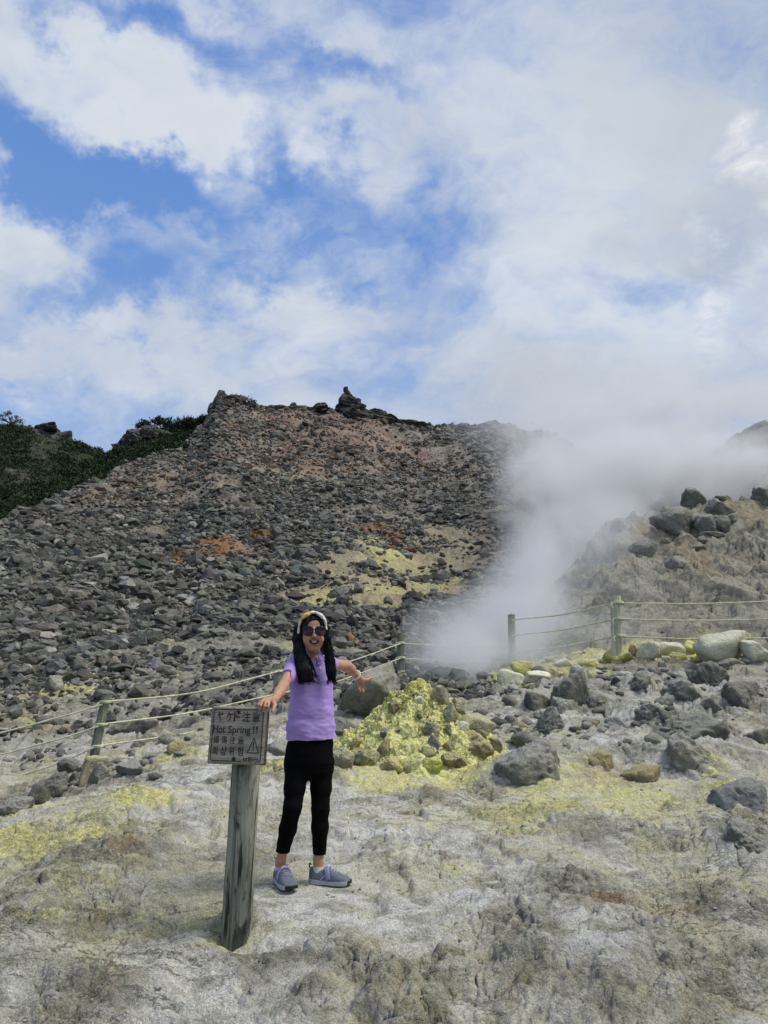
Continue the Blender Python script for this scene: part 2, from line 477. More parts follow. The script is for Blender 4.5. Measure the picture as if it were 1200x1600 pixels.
# explicit rock swells in the foreground crust: u, v, width px, height (m), darkness
LUMPS = [(1165, 1320, 110, .10, .9), (1130, 1420, 150, .06, .6), (790, 1440, 150, .05, .75), (950, 1475, 190, .05, .4), (530, 1490, 170, .05, .6), (600, 1545, 120, .05, .6),
         (130, 1560, 220, .06, .55), (170, 1345, 150, .06, .75), (60, 1400, 160, .06, .6), (250, 1310, 110, .05, .7), (380, 1430, 90, .04, .7),
         (620, 1360, 60, .035, .7), (1080, 1270, 200, .05, .3), (1010, 1310, 130, .04, .5), (680, 1245, 110, .04, .35), (330, 1260, 220, .05, .05), (560, 1290, 160, .03, .0),
         (760, 1320, 240, .05, .05), (650, 1450, 260, .04, .0), (880, 1540, 200, .05, .1), (640, 1580, 160, .05, .7), (1040, 1560, 180, .06, .6), (1180, 1500, 140, .06, .6),
         (240, 1245, 130, .07, .1), (60, 1290, 140, .05, .2), (880, 1350, 160, .05, .15), (840, 1490, 120, .04, .7), (270, 1470, 170, .03, .3), (20, 1510, 150, .06, .45),
         (372, 1452, 75, -.062, .1), (100, 1350, 190, .06, .8), (40, 1450, 150, .05, .75), (215, 1350, 140, .06, .85), (130, 1430, 150, .04, .7), (900, 1400, 200, .05, .62), (1050, 1500, 220, .05, .7), (820, 1520, 150, .04, .62), (1150, 1400, 140, .05, .7), (960, 1580, 200, .04, .65), (700, 1500, 90, .03, .55), (480, 1570, 120, .04, .6), (560, 1255, 60, .02, .5), (900, 1310, 120, .03, .45), (205, 1262, 110, .10, .0), (150, 1285, 90, .06, .0), (1000, 1185, 120, .10, .4), (1090, 1205, 110, .10, .5), (930, 1150, 130, .10, .5), (960, 1110, 120, .12, .5), (900, 1200, 130, .08, .7), (1120, 1110, 120, .12, .5),
         (1180, 1140, 120, .12, .5), (850, 1170, 120, .06, .4), (1040, 1150, 120, .1, .4), (1150, 1190, 110, .08, .5)]
# ash banked up round the boulders of the right-hand field
SKIRT = [(830, 1215, 130), (890, 1098, 84), (839, 1110, 54), (860, 1142, 70), (998, 1084, 62), (1105, 1070, 70), (1163, 1100, 90), (1064, 1098, 90), (1017, 1128, 62), (1078, 1148, 130), (1073, 1193, 96), (940, 1098, 80), (1150, 1256, 130), (1165, 1338, 110)]
LUMPS += [(u, v, w, .0016 * w * (1 - .00035 * (v - 1050)) , .28) for u, v, w in SKIRT]
def _mk_lumps():
    out = []
    for u, v, w, h, dk in LUMPS:
        p = hit0(u, v); s = w * np.linalg.norm(p - CAM) / F * .5
        out.append((p[0], p[1], s, h, dk))
    return out
LUMP_W = _mk_lumps()

def masks_disp(x, y):
    """Displacement in metres and rock-roughness mask of the ground at world (x, y)."""
    x = np.asarray(x, float); y = np.asarray(y, float)
    h0, which = base_h(x, y)
    ca, sa = math.cos(R(28)), math.sin(R(28))
    xr = x * ca + y * sa; yr = -x * sa + y * ca          # beds run from lower left to upper right
    nearw = 1 - sstep(9, 16, y); farw = sstep(12, 22, y)
    wx = fbm2(x * .9, y * .9, 3, 5) * .5; wy = fbm2(x * .9, y * .9, 3, 9) * .5
    w2x = fbm2(x * 3.1, y * 3.1, 3, 15) * .16; w2y = fbm2(x * 3.1, y * 3.1, 3, 19) * .16
    rough = sstep(-.02, .30, fbm2(x * .75 + wx, y * .75 + wy, 5, 21)) * .75
    lump = 0
    for lx, ly, s, h, dk in LUMP_W:
        q = ((x - lx + wx * s * .6 + w2x * s) ** 2 + ((y - ly + wy * s * .6 + w2y * s) / 1.2) ** 2) / (s * s)
        g = np.exp(-q * 1.6); lump = lump + h * g
        rough = np.maximum(rough, g * dk * 1.25) if dk > .25 else rough * (1 - g * .85)
    rough = np.clip(rough + (fbm2(x * 3.3 + wx, y * 3.3, 4, 27)) * .45 * sstep(.05, .4, rough), 0, 1)
    feet = sstep(.10, .42, np.sqrt(((x + .40) / 1.2) ** 2 + (y - 3.95) ** 2))
    rough = rough * (.15 + .85 * feet)
    d = nearw * (lump + fbm2(x * 1.1, y * 1.1, 4, 2) * .06)
    strat = ridge2(xr * .9 + wx * 2, yr * 4.4 + wy * 2, 5, 33, .58)
    d = d + nearw * (.042 * (strat - .45) * (.22 + rough * 1.2))
    d = d + nearw * (fbm2(x * 5 + wx * 3, y * 5, 5, 41, .58) * .026 * (.25 + rough * 1.1))
    f1 = facets(xr * 2.1 + w2x * 4, yr * 3.4 + w2y * 4, 3); f2 = facets(xr * 6.5 + w2x * 9, yr * 9.5 + w2y * 9, 5)
    f3 = facets(xr * 15 + w2x * 14, yr * 20 + w2y * 14, 6)
    d = d + nearw * rough * (f1 * .050 + f2 * .020 + f3 * .0065)
    crk = np.abs(perlin2(xr * 1.5 + wx * 3 + w2x * 5, yr * 4.5 + wy * 3 + w2y * 5, 51)); cg = sstep(-.05, .3, fbm2(x * .8, y * .8, 2, 59))
    d = d - nearw * .030 * np.exp(-(crk / .028) ** 2) * cg
    # humps and ledges of the bedrock
    hp = fbm2(xr * .62 + wx * .8, yr * 1.05 + wy * .8, 3, 65); tq = hp * 6.5 + fbm2(x * 2.2, y * 2.2, 3, 67) * .7; tf = tq - np.floor(tq)
    d = d + nearw * feet * (hp * .11 + (np.floor(tq) + sstep(.60, 1.0, tf) - tq) * .050)
    hp2 = fbm2(xr * 2.0 + wx * 2, yr * 3.0 + wy * 2, 3, 75); tq = hp2 * 5.5 + fbm2(x * 6, y * 6, 2, 77) * .6; tf = tq - np.floor(tq)
    d = d + nearw * feet * (np.floor(tq) + sstep(.55, 1.0, tf) - tq) * .018
    fine = np.exp(-((y - 2.5) / 7) ** 2)
    d = d + fine * (ridge2(x * 17 + w2x * 9, y * 17, 3, 61) - .5) * .010 * (.15 + rough)
    d = d + fine * fbm2(x * 42, y * 42, 2, 71) * .0050
    d = d * (.25 + .75 * feet)
    # mid ground and slopes
    isM = (which == 1); isB = (which == 2)
    d = d + farw * (fbm2(x * .18, y * .18, 4, 81) * 1.0 + fbm2(x * .8, y * .8, 3, 83) * .22)
    mw = sstep(6.6, 10, y)
    midw = mw * (1 - sstep(20, 32, y))
    d = d + mw * (ridge2(xr * .9, yr * 2.2, 4, 87) - .4) * (.10 + .10 * farw) + mw * fbm2(x * 4, y * 4, 3, 89) * .06
    d = d + midw * (facets(xr * .9 + wx, yr * 1.6 + wy, 7) * .17 + facets(xr * 2.6 + wx * 2, yr * 4.2 + wy * 2, 9) * .085) * (.45 + .55 * sstep(-.1, .25, fbm2(x * .4, y * .4, 3, 95)))
    d = d + farw * (ridge2(x * .07, y * .05, 3, 91) - .5) * 1.6 * sstep(40, 90, y)
    d = d + isB * farw * ((ridge2(x * .5, y * .5, 4, 93) - .45) * .55 + facets(x * .7 + wx, y * .7 + wy, 11) * .22)
    return d, rough, which

def H(x, y):
    return base_h(x, y)[0] + masks_disp(x, y)[0]

MOUND_C = hit0(655, 1190) + np.array([0.02, .62, 0])
MOUND_R, MOUND_H = 1.0, .73
def mound_h(x, y):
    x = np.asarray(x, float); y = np.asarray(y, float)
    dx = (x - MOUND_C[0]); dy = (y - MOUND_C[1])
    w1 = fbm2(x * 2.2, y * 2.2, 3, 131); ang = np.arctan2(dy, dx)
    r = np.sqrt((dx / np.where(dx < 0, .92, .90)) ** 2 + (dy / .86) ** 2) / MOUND_R * (1 + .16 * w1)
    prof = np.interp(r, [0, .06, .16, .32, .55, .75, .9, 1.0, 1.12, 3], [.975, .96, .91, .79, .56, .33, .16, .05, -.06, -.9])
    bz = 1.5 + slope_of(1196) * (MOUND_C[1] - .60)
    z = bz + MOUND_H * prof
    k = np.clip(1.1 - r, 0, 1); kk = sstep(0, .15, k)
    z = z + kk * (fbm2(x * 6, y * 6, 4, 135, .6) * .06 + facets(x * 6.5 + w1 * .5, y * 6.5, 13, .12) * .045 + facets(x * 15, y * 15 + w1, 15, .14) * .018 + (ridge2(x * 24, y * 24, 3, 137, .6) - .5) * .022 + fbm2(x * 60, y * 60, 2, 139) * .010)
    return z
def H2(x, y): return np.maximum(H(x, y), mound_h(x, y))
def hit(u, v): return hit_fn(u, v, H2)
# ------------------------------------------------------------------ ground colour zones (stains and deposits that lie on the ground)
def proj(P):
    q = np.asarray(P) - CAM
    w = q[..., 1] * CP + q[..., 2] * SP; up = -q[..., 1] * SP + q[..., 2] * CP
    w = np.maximum(w, .05)
    return CX + F * q[..., 0] / w, CY - F * up / w

# where each deposit lies, given as photo pixels of its middle and half sizes, resolved to spots on the ground
SULF = [(215, 1262, 52, 10, 1.0), (165, 1272, 50, 9, .9), (90, 1310, 90, 14, .8), (150, 1285, 60, 8, .5), (60, 1320, 90, 16, .6), (130, 1300, 80, 12, .5), (90, 1390, 130, 40, .30), (200, 1330, 120, 30, .28), (30, 1350, 70, 20, .45), (240, 1290, 40, 8, .4), (800, 1290, 200, 16, .32), (520, 1300, 120, 16, .25), (1050, 1330, 120, 20, .25), (30, 1270, 60, 14, .5), (60, 1440, 90, 20, .3), (300, 1440, 120, 8, .35),
        (650, 1215, 150, 16, .85), (560, 1220, 70, 12, .5), (790, 1190, 70, 16, .5), (620, 1330, 60, 12, .3), (900, 1260, 220, 14, .5), (1080, 1250, 160, 10, .55), (1020, 1225, 60, 10, .4),
        (720, 1350, 90, 10, .35), (640, 1430, 70, 6, .3), (460, 1440, 60, 8, .35), (90, 1080, 70, 12, .6), (120, 1060, 40, 8, .6), (140, 1075, 60, 16, .45), (60, 1110, 70, 14, .35),
        (600, 920, 120, 26, .42), (680, 900, 70, 18, .35), (520, 940, 70, 18, .5), (590, 865, 60, 20, .55), (560, 950, 80, 14, .35), (250, 1010, 60, 10, .4), (470, 1015, 50, 9, .35), (1000, 1020, 180, 14, .9), (1110, 1015, 70, 20, .6),
        (900, 1040, 90, 12, .6), (820, 1050, 60, 14, .5), (800, 1070, 70, 10, .4), (1110, 1205, 25, 10, .8), (920, 1215, 50, 18, .45), (280, 1185, 50, 10, .5), (330, 1165, 40, 12, .4), (1150, 830, 60, 30, .18), (1100, 1275, 130, 10, .4)]
RUST = [(345, 868, 50, 16, .85), (300, 884, 60, 10, .8), (400, 842, 30, 10, .5), (615, 830, 26, 12, .9), (600, 835, 60, 22, .4), (545, 1010, 60, 20, .35), (560, 990, 40, 30, .25),
        (190, 1350, 45, 14, .5), (130, 1310, 50, 14, .25), (705, 1338, 26, 11, .5), (1060, 1430, 90, 40, .42), (970, 1420, 50, 14, .55), (960, 1220, 50, 14, .6), (640, 1225, 60, 10, .3), (1020, 1490, 60, 20, .35), (150, 1570, 30, 16, .35),
        (60, 1130, 90, 14, .25), (100, 1135, 60, 8, .4), (940, 1215, 40, 20, .5), (740, 1195, 60, 14, .5), (880, 1230, 50, 14, .4), (300, 1540, 40, 14, .3), (640, 1230, 30, 8, .3), (185, 1550, 22, 14, .4)]
TAN = [(600, 905, 170, 34, .9), (490, 950, 100, 22, .8), (720, 850, 70, 30, .85), (680, 880, 90, 30, .8), (560, 930, 110, 24, .8), (640, 940, 100, 24, .55), (500, 975, 70, 14, .5), (700, 900, 60, 26, .6), (640, 910, 110, 24, .5), (560, 945, 110, 20, .45), (700, 870, 60, 30, .4), (90, 920, 60, 10, .5), (60, 940, 60, 8, .4), (330, 935, 60, 14, .25), (960, 880, 50, 40, .4), (1060, 855, 60, 14, .8), (1075, 885, 30, 30, .8), (1170, 800, 60, 18, .8),
       (1000, 830, 50, 20, .6), (1180, 870, 60, 20, .4), (460, 745, 120, 30, .55), (200, 770, 90, 26, .5), (150, 800, 90, 18, .4), (420, 700, 150, 40, .3), (660, 960, 70, 26, .3), (540, 1030, 90, 30, .25), (250, 1060, 150, 30, .35), (200, 1110, 140, 30, .2),
       (600, 690, 130, 30, .3), (700, 700, 60, 20, .25), (330, 1050, 120, 20, .3), (610, 1270, 60, 14, .4), (660, 1245, 40, 14, .45)]
PINK = [(470, 720, 90, 30, .55), (520, 660, 80, 24, .6), (440, 660, 100, 22, .5), (600, 690, 110, 30, .5), (380, 690, 90, 30, .3), (560, 720, 130, 26, .35), (230, 760, 80, 20, .4), (690, 720, 60, 30, .25)]
PALE = [(300, 935, 55, 11, .95), (150, 1120, 60, 14, .4), (430, 1060, 90, 16, .35), (330, 1190, 40, 14, .6), (320, 1165, 14, 30, .6), (960, 1120, 150, 60, .5), (1150, 1110, 70, 60, .5), (1130, 1240, 90, 30, .5), (880, 1170, 90, 40, .4),
        (700, 1300, 160, 40, .5), (640, 1480, 120, 90, .5), (560, 1400, 110, 60, .4), (760, 1420, 120, 60, .4), (860, 1480, 110, 60, .55), (950, 1540, 110, 50, .5), (180, 1560, 90, 40, .4), (220, 1440, 60, 20, .3), (540, 1240, 100, 40, .4),
        (340, 1260, 120, 40, .5), (1000, 1080, 160, 30, .35), (60, 1165, 70, 20, .4), (220, 1140, 60, 14, .4)]
def resolve(Z):
    out = []
    for u, v, ru, rv, am in Z:
        p = hit0(u, v); d = np.linalg.norm(p - CAM)
        p1 = hit0(u, v - rv * .7); p2 = hit0(u, v + rv * .7)
        out.append((p[0], p[1], ru * d / F, min(max(abs(p1[1] - p2[1]) / 1.4, .35 * ru * d / F), 3.5 * ru * d / F), am))
    return out
Z_S, Z_R, Z_T, Z_K, Z_P = map(resolve, (SULF, RUST, TAN, PINK, PALE))
def zone(Z, x, y, wx, wy):
    m = np.zeros_like(x)
    for cx, cy, sx, sy, am in Z:
        sel = (np.abs(x - cx) < sx * 2.6) & (np.abs(y - cy) < sy * 2.6)
        if not sel.any(): continue
        q = ((x[sel] - cx + wx[sel] * sx * .9) / sx) ** 2 + ((y[sel] - cy + wy[sel] * sy * .9) / sy) ** 2
        m[sel] = np.maximum(m[sel], am * np.exp(-q * .75))
    return m
def zones(x, y):
    ly = np.log(np.maximum(y, .3)); k = 1.0 / np.maximum(.25 * y, .3)
    wx = fbm2(x * k * 2, ly * 10, 4, 201) * 1.6; wy = fbm2(x * k * 2, ly * 10, 4, 207) * 1.6
    return [zone(Z, x, y, wx, wy) for Z in (Z_S, Z_R, Z_T, Z_K, Z_P)]

def build_terrain():
    a = np.concatenate([np.linspace(-1.15, -.62, 60, endpoint=False), np.linspace(-.62, .62, 1000), np.linspace(.62, 1.15, 61)[1:]])
    Y = np.concatenate([np.exp(np.linspace(math.log(.35), math.log(2.3), 40, endpoint=False)), np.exp(np.linspace(math.log(2.3), math.log(13.0), 620, endpoint=False)),
                        np.exp(np.linspace(math.log(13), math.log(125), 420, endpoint=False)), np.exp(np.linspace(math.log(125), math.log(400), 30))])
    AA, YY = np.meshgrid(a, Y)
    x = (AA * YY).ravel(); y = YY.ravel()
    x = x + np.sign(x) * 0
    h, which = base_h(x, y); d, rough, _ = masks_disp(x, y)
    z = h + d
    S, Rr, T, K, Pl = zones(x, y)
    V = np.stack([x, y, z], 1)
    # break the steep faces up along the surface normal
    G = V.reshape(*AA.shape, 3); N = np.cross(np.gradient(G, axis=1), np.gradient(G, axis=0)); N /= np.linalg.norm(N, axis=2)[..., None] + 1e-12; N = N.reshape(-1, 3)
    sel = (y > 2.3) & (y < 12) & (np.abs(x / y) < .63); q = V[sel]
    amp = (.25 + rough[sel]) * (1 - sstep(9, 12, y[sel])) * sstep(.10, .42, np.sqrt(((q[:, 0] + .40) / 1.2) ** 2 + (q[:, 1] - 3.95) ** 2))
    nd = (.5 - np.abs(perlin3(q * 7, 401))) * .016 + (.5 - np.abs(perlin3(q * 16 + perlin3(q * 5, 403)[:, None] * .7, 405))) * .013 + perlin3(q * 34, 407) * .008
    V[sel] += N[sel] * (nd * amp)[:, None]
    ca = np.stack([S, rough, Pl, np.clip(Rr, 0, 1)], 1); cb = np.stack([T, K, (which == 1) * 1.0, (which == 2) * 1.0], 1)
    n, m = AA.shape
    fw = which.reshape(n, m)
    Fq = grid_faces(n, m)
    fy = y[Fq[:, 0]]; wq = which[Fq[:, 0]]
    cls = np.where((wq == 1) & (fy > 13.0), 1, np.where((wq == 2) & (fy > 12.0), 2, 0))
    res = []
    for c, nm in ((0, 'ground'), (1, 'mountain_slope'), (2, 'hillside')):
        fs = Fq[cls == c]
        used = np.unique(fs); remap = np.full(len(V), -1); remap[used] = np.arange(len(used))
        o = mesh_np(nm, V[used], remap[fs][:, ::-1] if False else remap[fs], M['ground'], True, attrs={'za': ca[used], 'zb': cb[used]})
        tag(o, kind='structure'); res.append(o)
    return res

def mat_ground():
    m, t, b = new_mat('volcanic_ground')
    P = t.node('ShaderNodeTexCoord').outputs['Object']
    za = t.node('ShaderNodeAttribute', attribute_name='za'); zb = t.node('ShaderNodeAttribute', attribute_name='zb')
    s, rough, pale = t.sepc(za.outputs['Color']); rust = za.outputs['Alpha']
    tan, pink, isM = t.sepc(zb.outputs['Color']); isB = zb.outputs['Alpha']
    Pr = t.mapping(P, rot=(0, 0, R(-28)), scale=(.45, 1.3, 1.0))
    n1 = t.noise(P, 1.6, 8, .62, .4); n2 = t.noise(t.mapping(P, rot=(0, 0, R(-28)), scale=(.65, 1.15, 1.0)), 7.5, 6, .62, .25); n3 = t.noise(P, 30, 6, .7); n4 = t.noise(P, 110, 4, .7)
    nd = t.noise(P, .35, 7, .6, .3)
    y = t.sep(P)[1]
    # crust: ash grey to cream
    ash = t.mix(t.rng(n2, .34, .60), (.29, .282, .232), (.60, .585, .525))
    cream = t.mix(t.rng(n3, .35, .65), (.37, .345, .215), (.53, .50, .35))
    base = t.mix(t.math('MULTIPLY', t.rng(n1, .44, .60), .85), ash, cream)
    base = t.mix(t.math('MULTIPLY', t.rng(n3, .50, .66), .55), base, (.17, .165, .14))
    # bedding lines and mineral veins
    Pv = t.vmath('ADD', Pr, t.vmath('SCALE', t.vmath('SUBTRACT', t.noise(P, 3.0, 5, .6, color=True), (.5, .5, .5)), scale=.30))
    l1 = t.math('ABSOLUTE', t.math('SUBTRACT', t.noise(t.mapping(Pv, scale=(.5, 1.6, 1)), 5.0, 6, .6), .5)); l2 = t.math('ABSOLUTE', t.math('SUBTRACT', t.noise(t.mapping(Pv, scale=(.6, 1.3, 1)), 13.0, 5, .62), .5))
    ln = t.math('MULTIPLY', t.rng(t.noise(P, .9, 5, .6), .42, .62, .0, 1.0), t.math('MAXIMUM', t.rng(l1, .0, .020, .8, 0.0), t.math('MULTIPLY', t.rng(l2, .0, .020, .30, 0.0), t.rng(rough, .15, .5))))
    base = t.mix(ln, base, (.13, .125, .10))
    l3 = t.math('ABSOLUTE', t.math('SUBTRACT', t.noise(t.mapping(Pv, loc=(7, 3, 1)), 8.0, 6, .62), .5))
    base = t.mix(t.math('MULTIPLY', t.rng(l3, .0, .022, .30, 0.0), t.rng(rough, .1, .45)), base, (.62, .615, .59))
    pmask = t.math('MULTIPLY', pale, t.rng(t.math('ADD', n2, t.math('MULTIPLY', n3, .4)), .5, .85))
    base = t.mix(pmask, base, (.62, .62, .625))
    # rough bedrock: dark grey green with pale veins and ochre
    rk = t.mix(t.rng(t.math('ADD', t.math('MULTIPLY', n2, .65), t.math('MULTIPLY', n3, .35)), .36, .62), (.085, .082, .062), (.31, .295, .23))
    rk = t.mix(t.math('MULTIPLY', t.rng(n2, .52, .66), .85), rk, (.40, .395, .36))
    rk = t.mix(t.math('MULTIPLY', t.rng(t.noise(P, 4.3, 6, .6, .8), .50, .68), .65), rk, (.27, .22, .11))
    rmask = t.rng(t.math('ADD', rough, t.math('MULTIPLY', t.math('SUBTRACT', n2, .5), 1.5)), .16, .62)
    base = t.mix(t.math('MULTIPLY', rmask, .74), base, rk)
    # mid distance: grey brown dirt, small stones
    mid = t.mix(t.rng(t.noise(Pr, 2.2, 9, .66, .5), .36, .62), (.12, .115, .095), (.345, .33, .275))
    mid = t.mix(t.math('MULTIPLY', t.rng(t.noise(P, 9, 7, .7), .5, .7), .7), mid, (.085, .083, .072))
    base = t.mix(t.math('MULTIPLY', t.rng(y, 7.5, 12.5), .82), base, mid)
    # scree slope soil and right-hand bank
    soil = t.mix(t.rng(t.noise(P, .55, 9, .7, .3), .36, .62), (.075, .070, .060), (.25, .225, .185))
    base = t.mix(t.math('MULTIPLY', isM, t.rng(y, 14, 24)), base, soil)
    bank = t.mix(t.rng(t.noise(P, .9, 9, .68, .6), .38, .60), (.13, .128, .108), (.36, .34, .27))
    bank = t.mix(t.math('MULTIPLY', t.rng(t.noise(P, 6, 6, .7), .5, .68), .6), bank, (.06, .06, .05))
    base = t.mix(t.math('MULTIPLY', isB, t.rng(y, 12.5, 15.5)), base, bank)
    brk = t.math('MULTIPLY', t.math('SUBTRACT', t.noise(P, 2.6, 8, .68), .5), 1.5)
    brk2 = t.math('MULTIPLY', t.math('SUBTRACT', n3, .5), 1.3)
    def zmask(v, lo=.18, hi=.62): return t.rng(t.math('ADD', v, t.math('MULTIPLY', t.math('ADD', brk, brk2), t.math('MINIMUM', t.math('MULTIPLY', v, 1.6), .5))), lo, hi)
    base = t.mix(t.math('MULTIPLY', zmask(tan), .8), base, t.mix(t.rng(n2, .35, .65), (.24, .20, .13), (.40, .34, .235)))
    base = t.mix(t.math('MULTIPLY', zmask(pink), .75), base, t.mix(t.rng(nd, .4, .6), (.20, .125, .095), (.30, .20, .155)))
    base = t.mix(t.math('MULTIPLY', zmask(rust), t.rng(y, 7, 16, .45, .8)), base, t.mix(t.rng(n3, .35, .65), (.20, .085, .03), (.34, .19, .09)))
    sulf = t.mix(t.rng(n3, .35, .65), (.42, .385, .12), (.72, .68, .32))
    base = t.mix(t.math('MULTIPLY', zmask(s, .15, .58), t.rng(t.noise(Pr, 11, 7, .7), .30, .58, .30, .9)), base, sulf)
    base = t.mix(t.math('MULTIPLY', t.rng(t.math('MULTIPLY', pale, t.rng(y, 9, 13)), .5, .9), .8), base, (.48, .465, .41))
    grit = t.math('MULTIPLY', t.rng(n4, .3, .7, .58, 1.38, smooth=False), t.rng(t.noise(P, 260, 3, .7), .3, .7, .72, 1.27, smooth=False))
    base = t.mix(1.0, base, t.comb(grit, grit, grit), 'MULTIPLY')
    t.l.new(base, b.inputs['Base Color'])
    hgt = t.math('SUBTRACT', t.math('ADD', t.math('ADD', t.math('MULTIPLY', n2, .9), t.math('MULTIPLY', n3, .45)), t.math('MULTIPLY', n4, .26)), t.math('MULTIPLY', ln, .25))
    b1 = t.bump(hgt, .9, .05)
    hb = t.noise(P, 1.3, 9, .7)
    b2 = t.bump(t.math('MULTIPLY', hb, t.rng(y, 8, 20)), .7, .35, b1)
    t.l.new(b2, b.inputs['Normal'])
    b.inputs['Roughness'].default_value = .95; b.inputs['Specular IOR Level'].default_value = .15
    return m

def rock_mat(name, c1, c2, dust=(.40, .39, .34), amt=.5, scale=1.0, vein=(.32, .31, .28), veina=.35, stain=None, staina=0.0):
    m, t, b = new_mat(name)
    P = t.node('ShaderNodeTexCoord').outputs['Object']
    oi = t.node('ShaderNodeObjectInfo').outputs['Random']
    P2 = t.vmath('ADD', P, t.comb(t.math('MULTIPLY', oi, 37.0), t.math('MULTIPLY', oi, 11.0), 0.0))
    n1 = t.noise(P2, 5 * scale, 8, .65, .5); n2 = t.noise(P2, 22 * scale, 7, .7); n3 = t.noise(P2, 80 * scale, 4, .7)
    c = t.mix(t.rng(n1, .34, .66), c1, c2)
    c = t.mix(t.math('MULTIPLY', t.rng(n2, .52, .70), veina), c, vein)
    if stain: c = t.mix(t.math('MULTIPLY', t.rng(t.noise(P2, 3.4 * scale, 6, .6, .6), .46, .64), staina), c, stain)
    nz = t.sep(t.node('ShaderNodeNewGeometry').outputs['Normal'])[2]
    up = t.rng(t.math('ADD', nz, t.math('MULTIPLY', t.math('SUBTRACT', n2, .5), 1.6)), .25, .95)
    c = t.mix(t.math('MULTIPLY', up, min(1.0, amt * 1.35)), c, dust)
    pit = t.rng(n2, .28, .40, 1.0, 0.0)
    c = t.mix(t.math('MULTIPLY', pit, .6), c, tuple(k * .35 for k in c1))
    g = t.rng(n3, .3, .7, .72, 1.25, smooth=False)
    c = t.mix(1.0, c, t.comb(g, g, g), 'MULTIPLY')
    v = t.math('ADD', .82, t.math('MULTIPLY', oi, .36))
    c = t.mix(1.0, c, t.comb(v, v, v), 'MULTIPLY')
    t.l.new(c, b.inputs['Base Color'])
    hgt = t.math('ADD', t.math('ADD', t.math('MULTIPLY', n1, 1.0), t.math('MULTIPLY', n2, .5)), t.math('MULTIPLY', n3, .15))
    t.l.new(t.bump(hgt, .95, .08 / scale), b.inputs['Normal'])
    b.inputs['Roughness'].default_value = .92; b.inputs['Specular IOR Level'].default_value = .2
    return m

def mat_scree():
    m, t, b = new_mat('scree_rock')
    at = t.node('ShaderNodeAttribute', attribute_name='tone')
    P = t.node('ShaderNodeTexCoord').outputs['Object']
    n = t.noise(P, 3.0, 6, .7); n2 = t.noise(P, 14, 4, .7)
    g = t.math('MULTIPLY', t.rng(n, .3, .7, .6, 1.35, smooth=False), t.rng(n2, .3, .7, .75, 1.25, smooth=False))
    c = t.mix(1.0, at.outputs['Color'], t.comb(g, g, g), 'MULTIPLY')
    t.l.new(c, b.inputs['Base Color'])
    t.l.new(t.bump(t.math('ADD', n, t.math('MULTIPLY', n2, .5)), .6, .15), b.inputs['Normal'])
    return m

def mat_mound():
    m, t, b = new_mat('sulfur_crust')
    P = t.node('ShaderNodeTexCoord').outputs['Object']
    n1 = t.noise(P, 3.2, 8, .62, .6); n2 = t.noise(P, 12, 8, .68, .4); n3 = t.noise(P, 45, 6, .72); n4 = t.noise(P, 140, 4, .7)
    c = t.mix(t.rng(n2, .36, .64), (.72, .68, .13), (.88, .86, .36))
    c = t.mix(t.math('MULTIPLY', t.rng(n3, .42, .62), .75), c, (.92, .91, .58))
    c = t.mix(t.math('MULTIPLY', t.rng(n1, .56, .68), .55), c, (.50, .45, .20))
    c = t.mix(t.math('MULTIPLY', t.rng(t.noise(P, 4.0, 7, .65, .8), .59, .69), .7), c, (.27, .19, .11))
    c = t.mix(t.math('MULTIPLY', t.rng(t.noise(P, 7.5, 6, .6), .56, .70), .7), c, (.33, .33, .27))
    z = t.sep(P)[2]
    low = t.math('MULTIPLY', t.rng(t.math('ADD', z, t.math('MULTIPLY', t.math('SUBTRACT', n1, .5), .5)), -.22, -.40), .35)
    c = t.mix(low, c, (.46, .40, .22))
    g = t.rng(n4, .3, .7, .75, 1.22, smooth=False)
    c = t.mix(1.0, c, t.comb(g, g, g), 'MULTIPLY')
    t.l.new(c, b.inputs['Base Color'])
    h = t.math('ADD', t.math('ADD', n2, t.math('MULTIPLY', n3, .55)), t.math('MULTIPLY', n4, .2))
    t.l.new(t.bump(h, .9, .05), b.inputs['Normal'])
    return m

M = {}
M['ground'] = mat_ground()
M['scree'] = mat_scree()
M['mound'] = mat_mound()
M['dark'] = rock_mat('dark_rock', (.092, .090, .074), (.22, .212, .175), dust=(.34, .33, .285), amt=.38, veina=.35)
M['grey'] = rock_mat('grey_rock', (.10, .103, .09), (.23, .228, .195), dust=(.43, .42, .37), amt=.45)
M['pit'] = rock_mat('pitted_grey_rock', (.12, .12, .10), (.27, .265, .215), dust=(.46, .45, .40), amt=.45, stain=(.22, .20, .11), staina=.35)
M['olive'] = rock_mat('olive_rock', (.21, .205, .135), (.39, .375, .25), dust=(.58, .56, .34), amt=.5, stain=(.52, .49, .18), staina=.6)
M['pale'] = rock_mat('pale_sulfur_rock', (.56, .55, .38), (.76, .745, .56), dust=(.82, .81, .64), amt=.5, veina=.2)
M['yellow'] = rock_mat('yellow_sulfur_rock', (.56, .53, .12), (.76, .73, .28), dust=(.80, .78, .40), amt=.4, stain=(.25, .22, .1), staina=.35)
M['brown'] = rock_mat('brown_crust_rock', (.20, .16, .10), (.40, .33, .21), dust=(.60, .56, .27), amt=.4, stain=(.58, .54, .18), staina=.7)
M['far'] = rock_mat('weathered_rock', (.13, .13, .112), (.29, .285, .245), amt=.45, scale=.35, stain=(.20, .185, .12), staina=.35)
M['crag'] = rock_mat('crag_rock', (.032, .031, .030), (.098, .093, .086), dust=(.20, .19, .17), amt=.25, scale=.12)
M['slab'] = rock_mat('blue_grey_rock', (.20, .20, .20), (.34, .34, .345), amt=.4)

terrain = build_terrain()

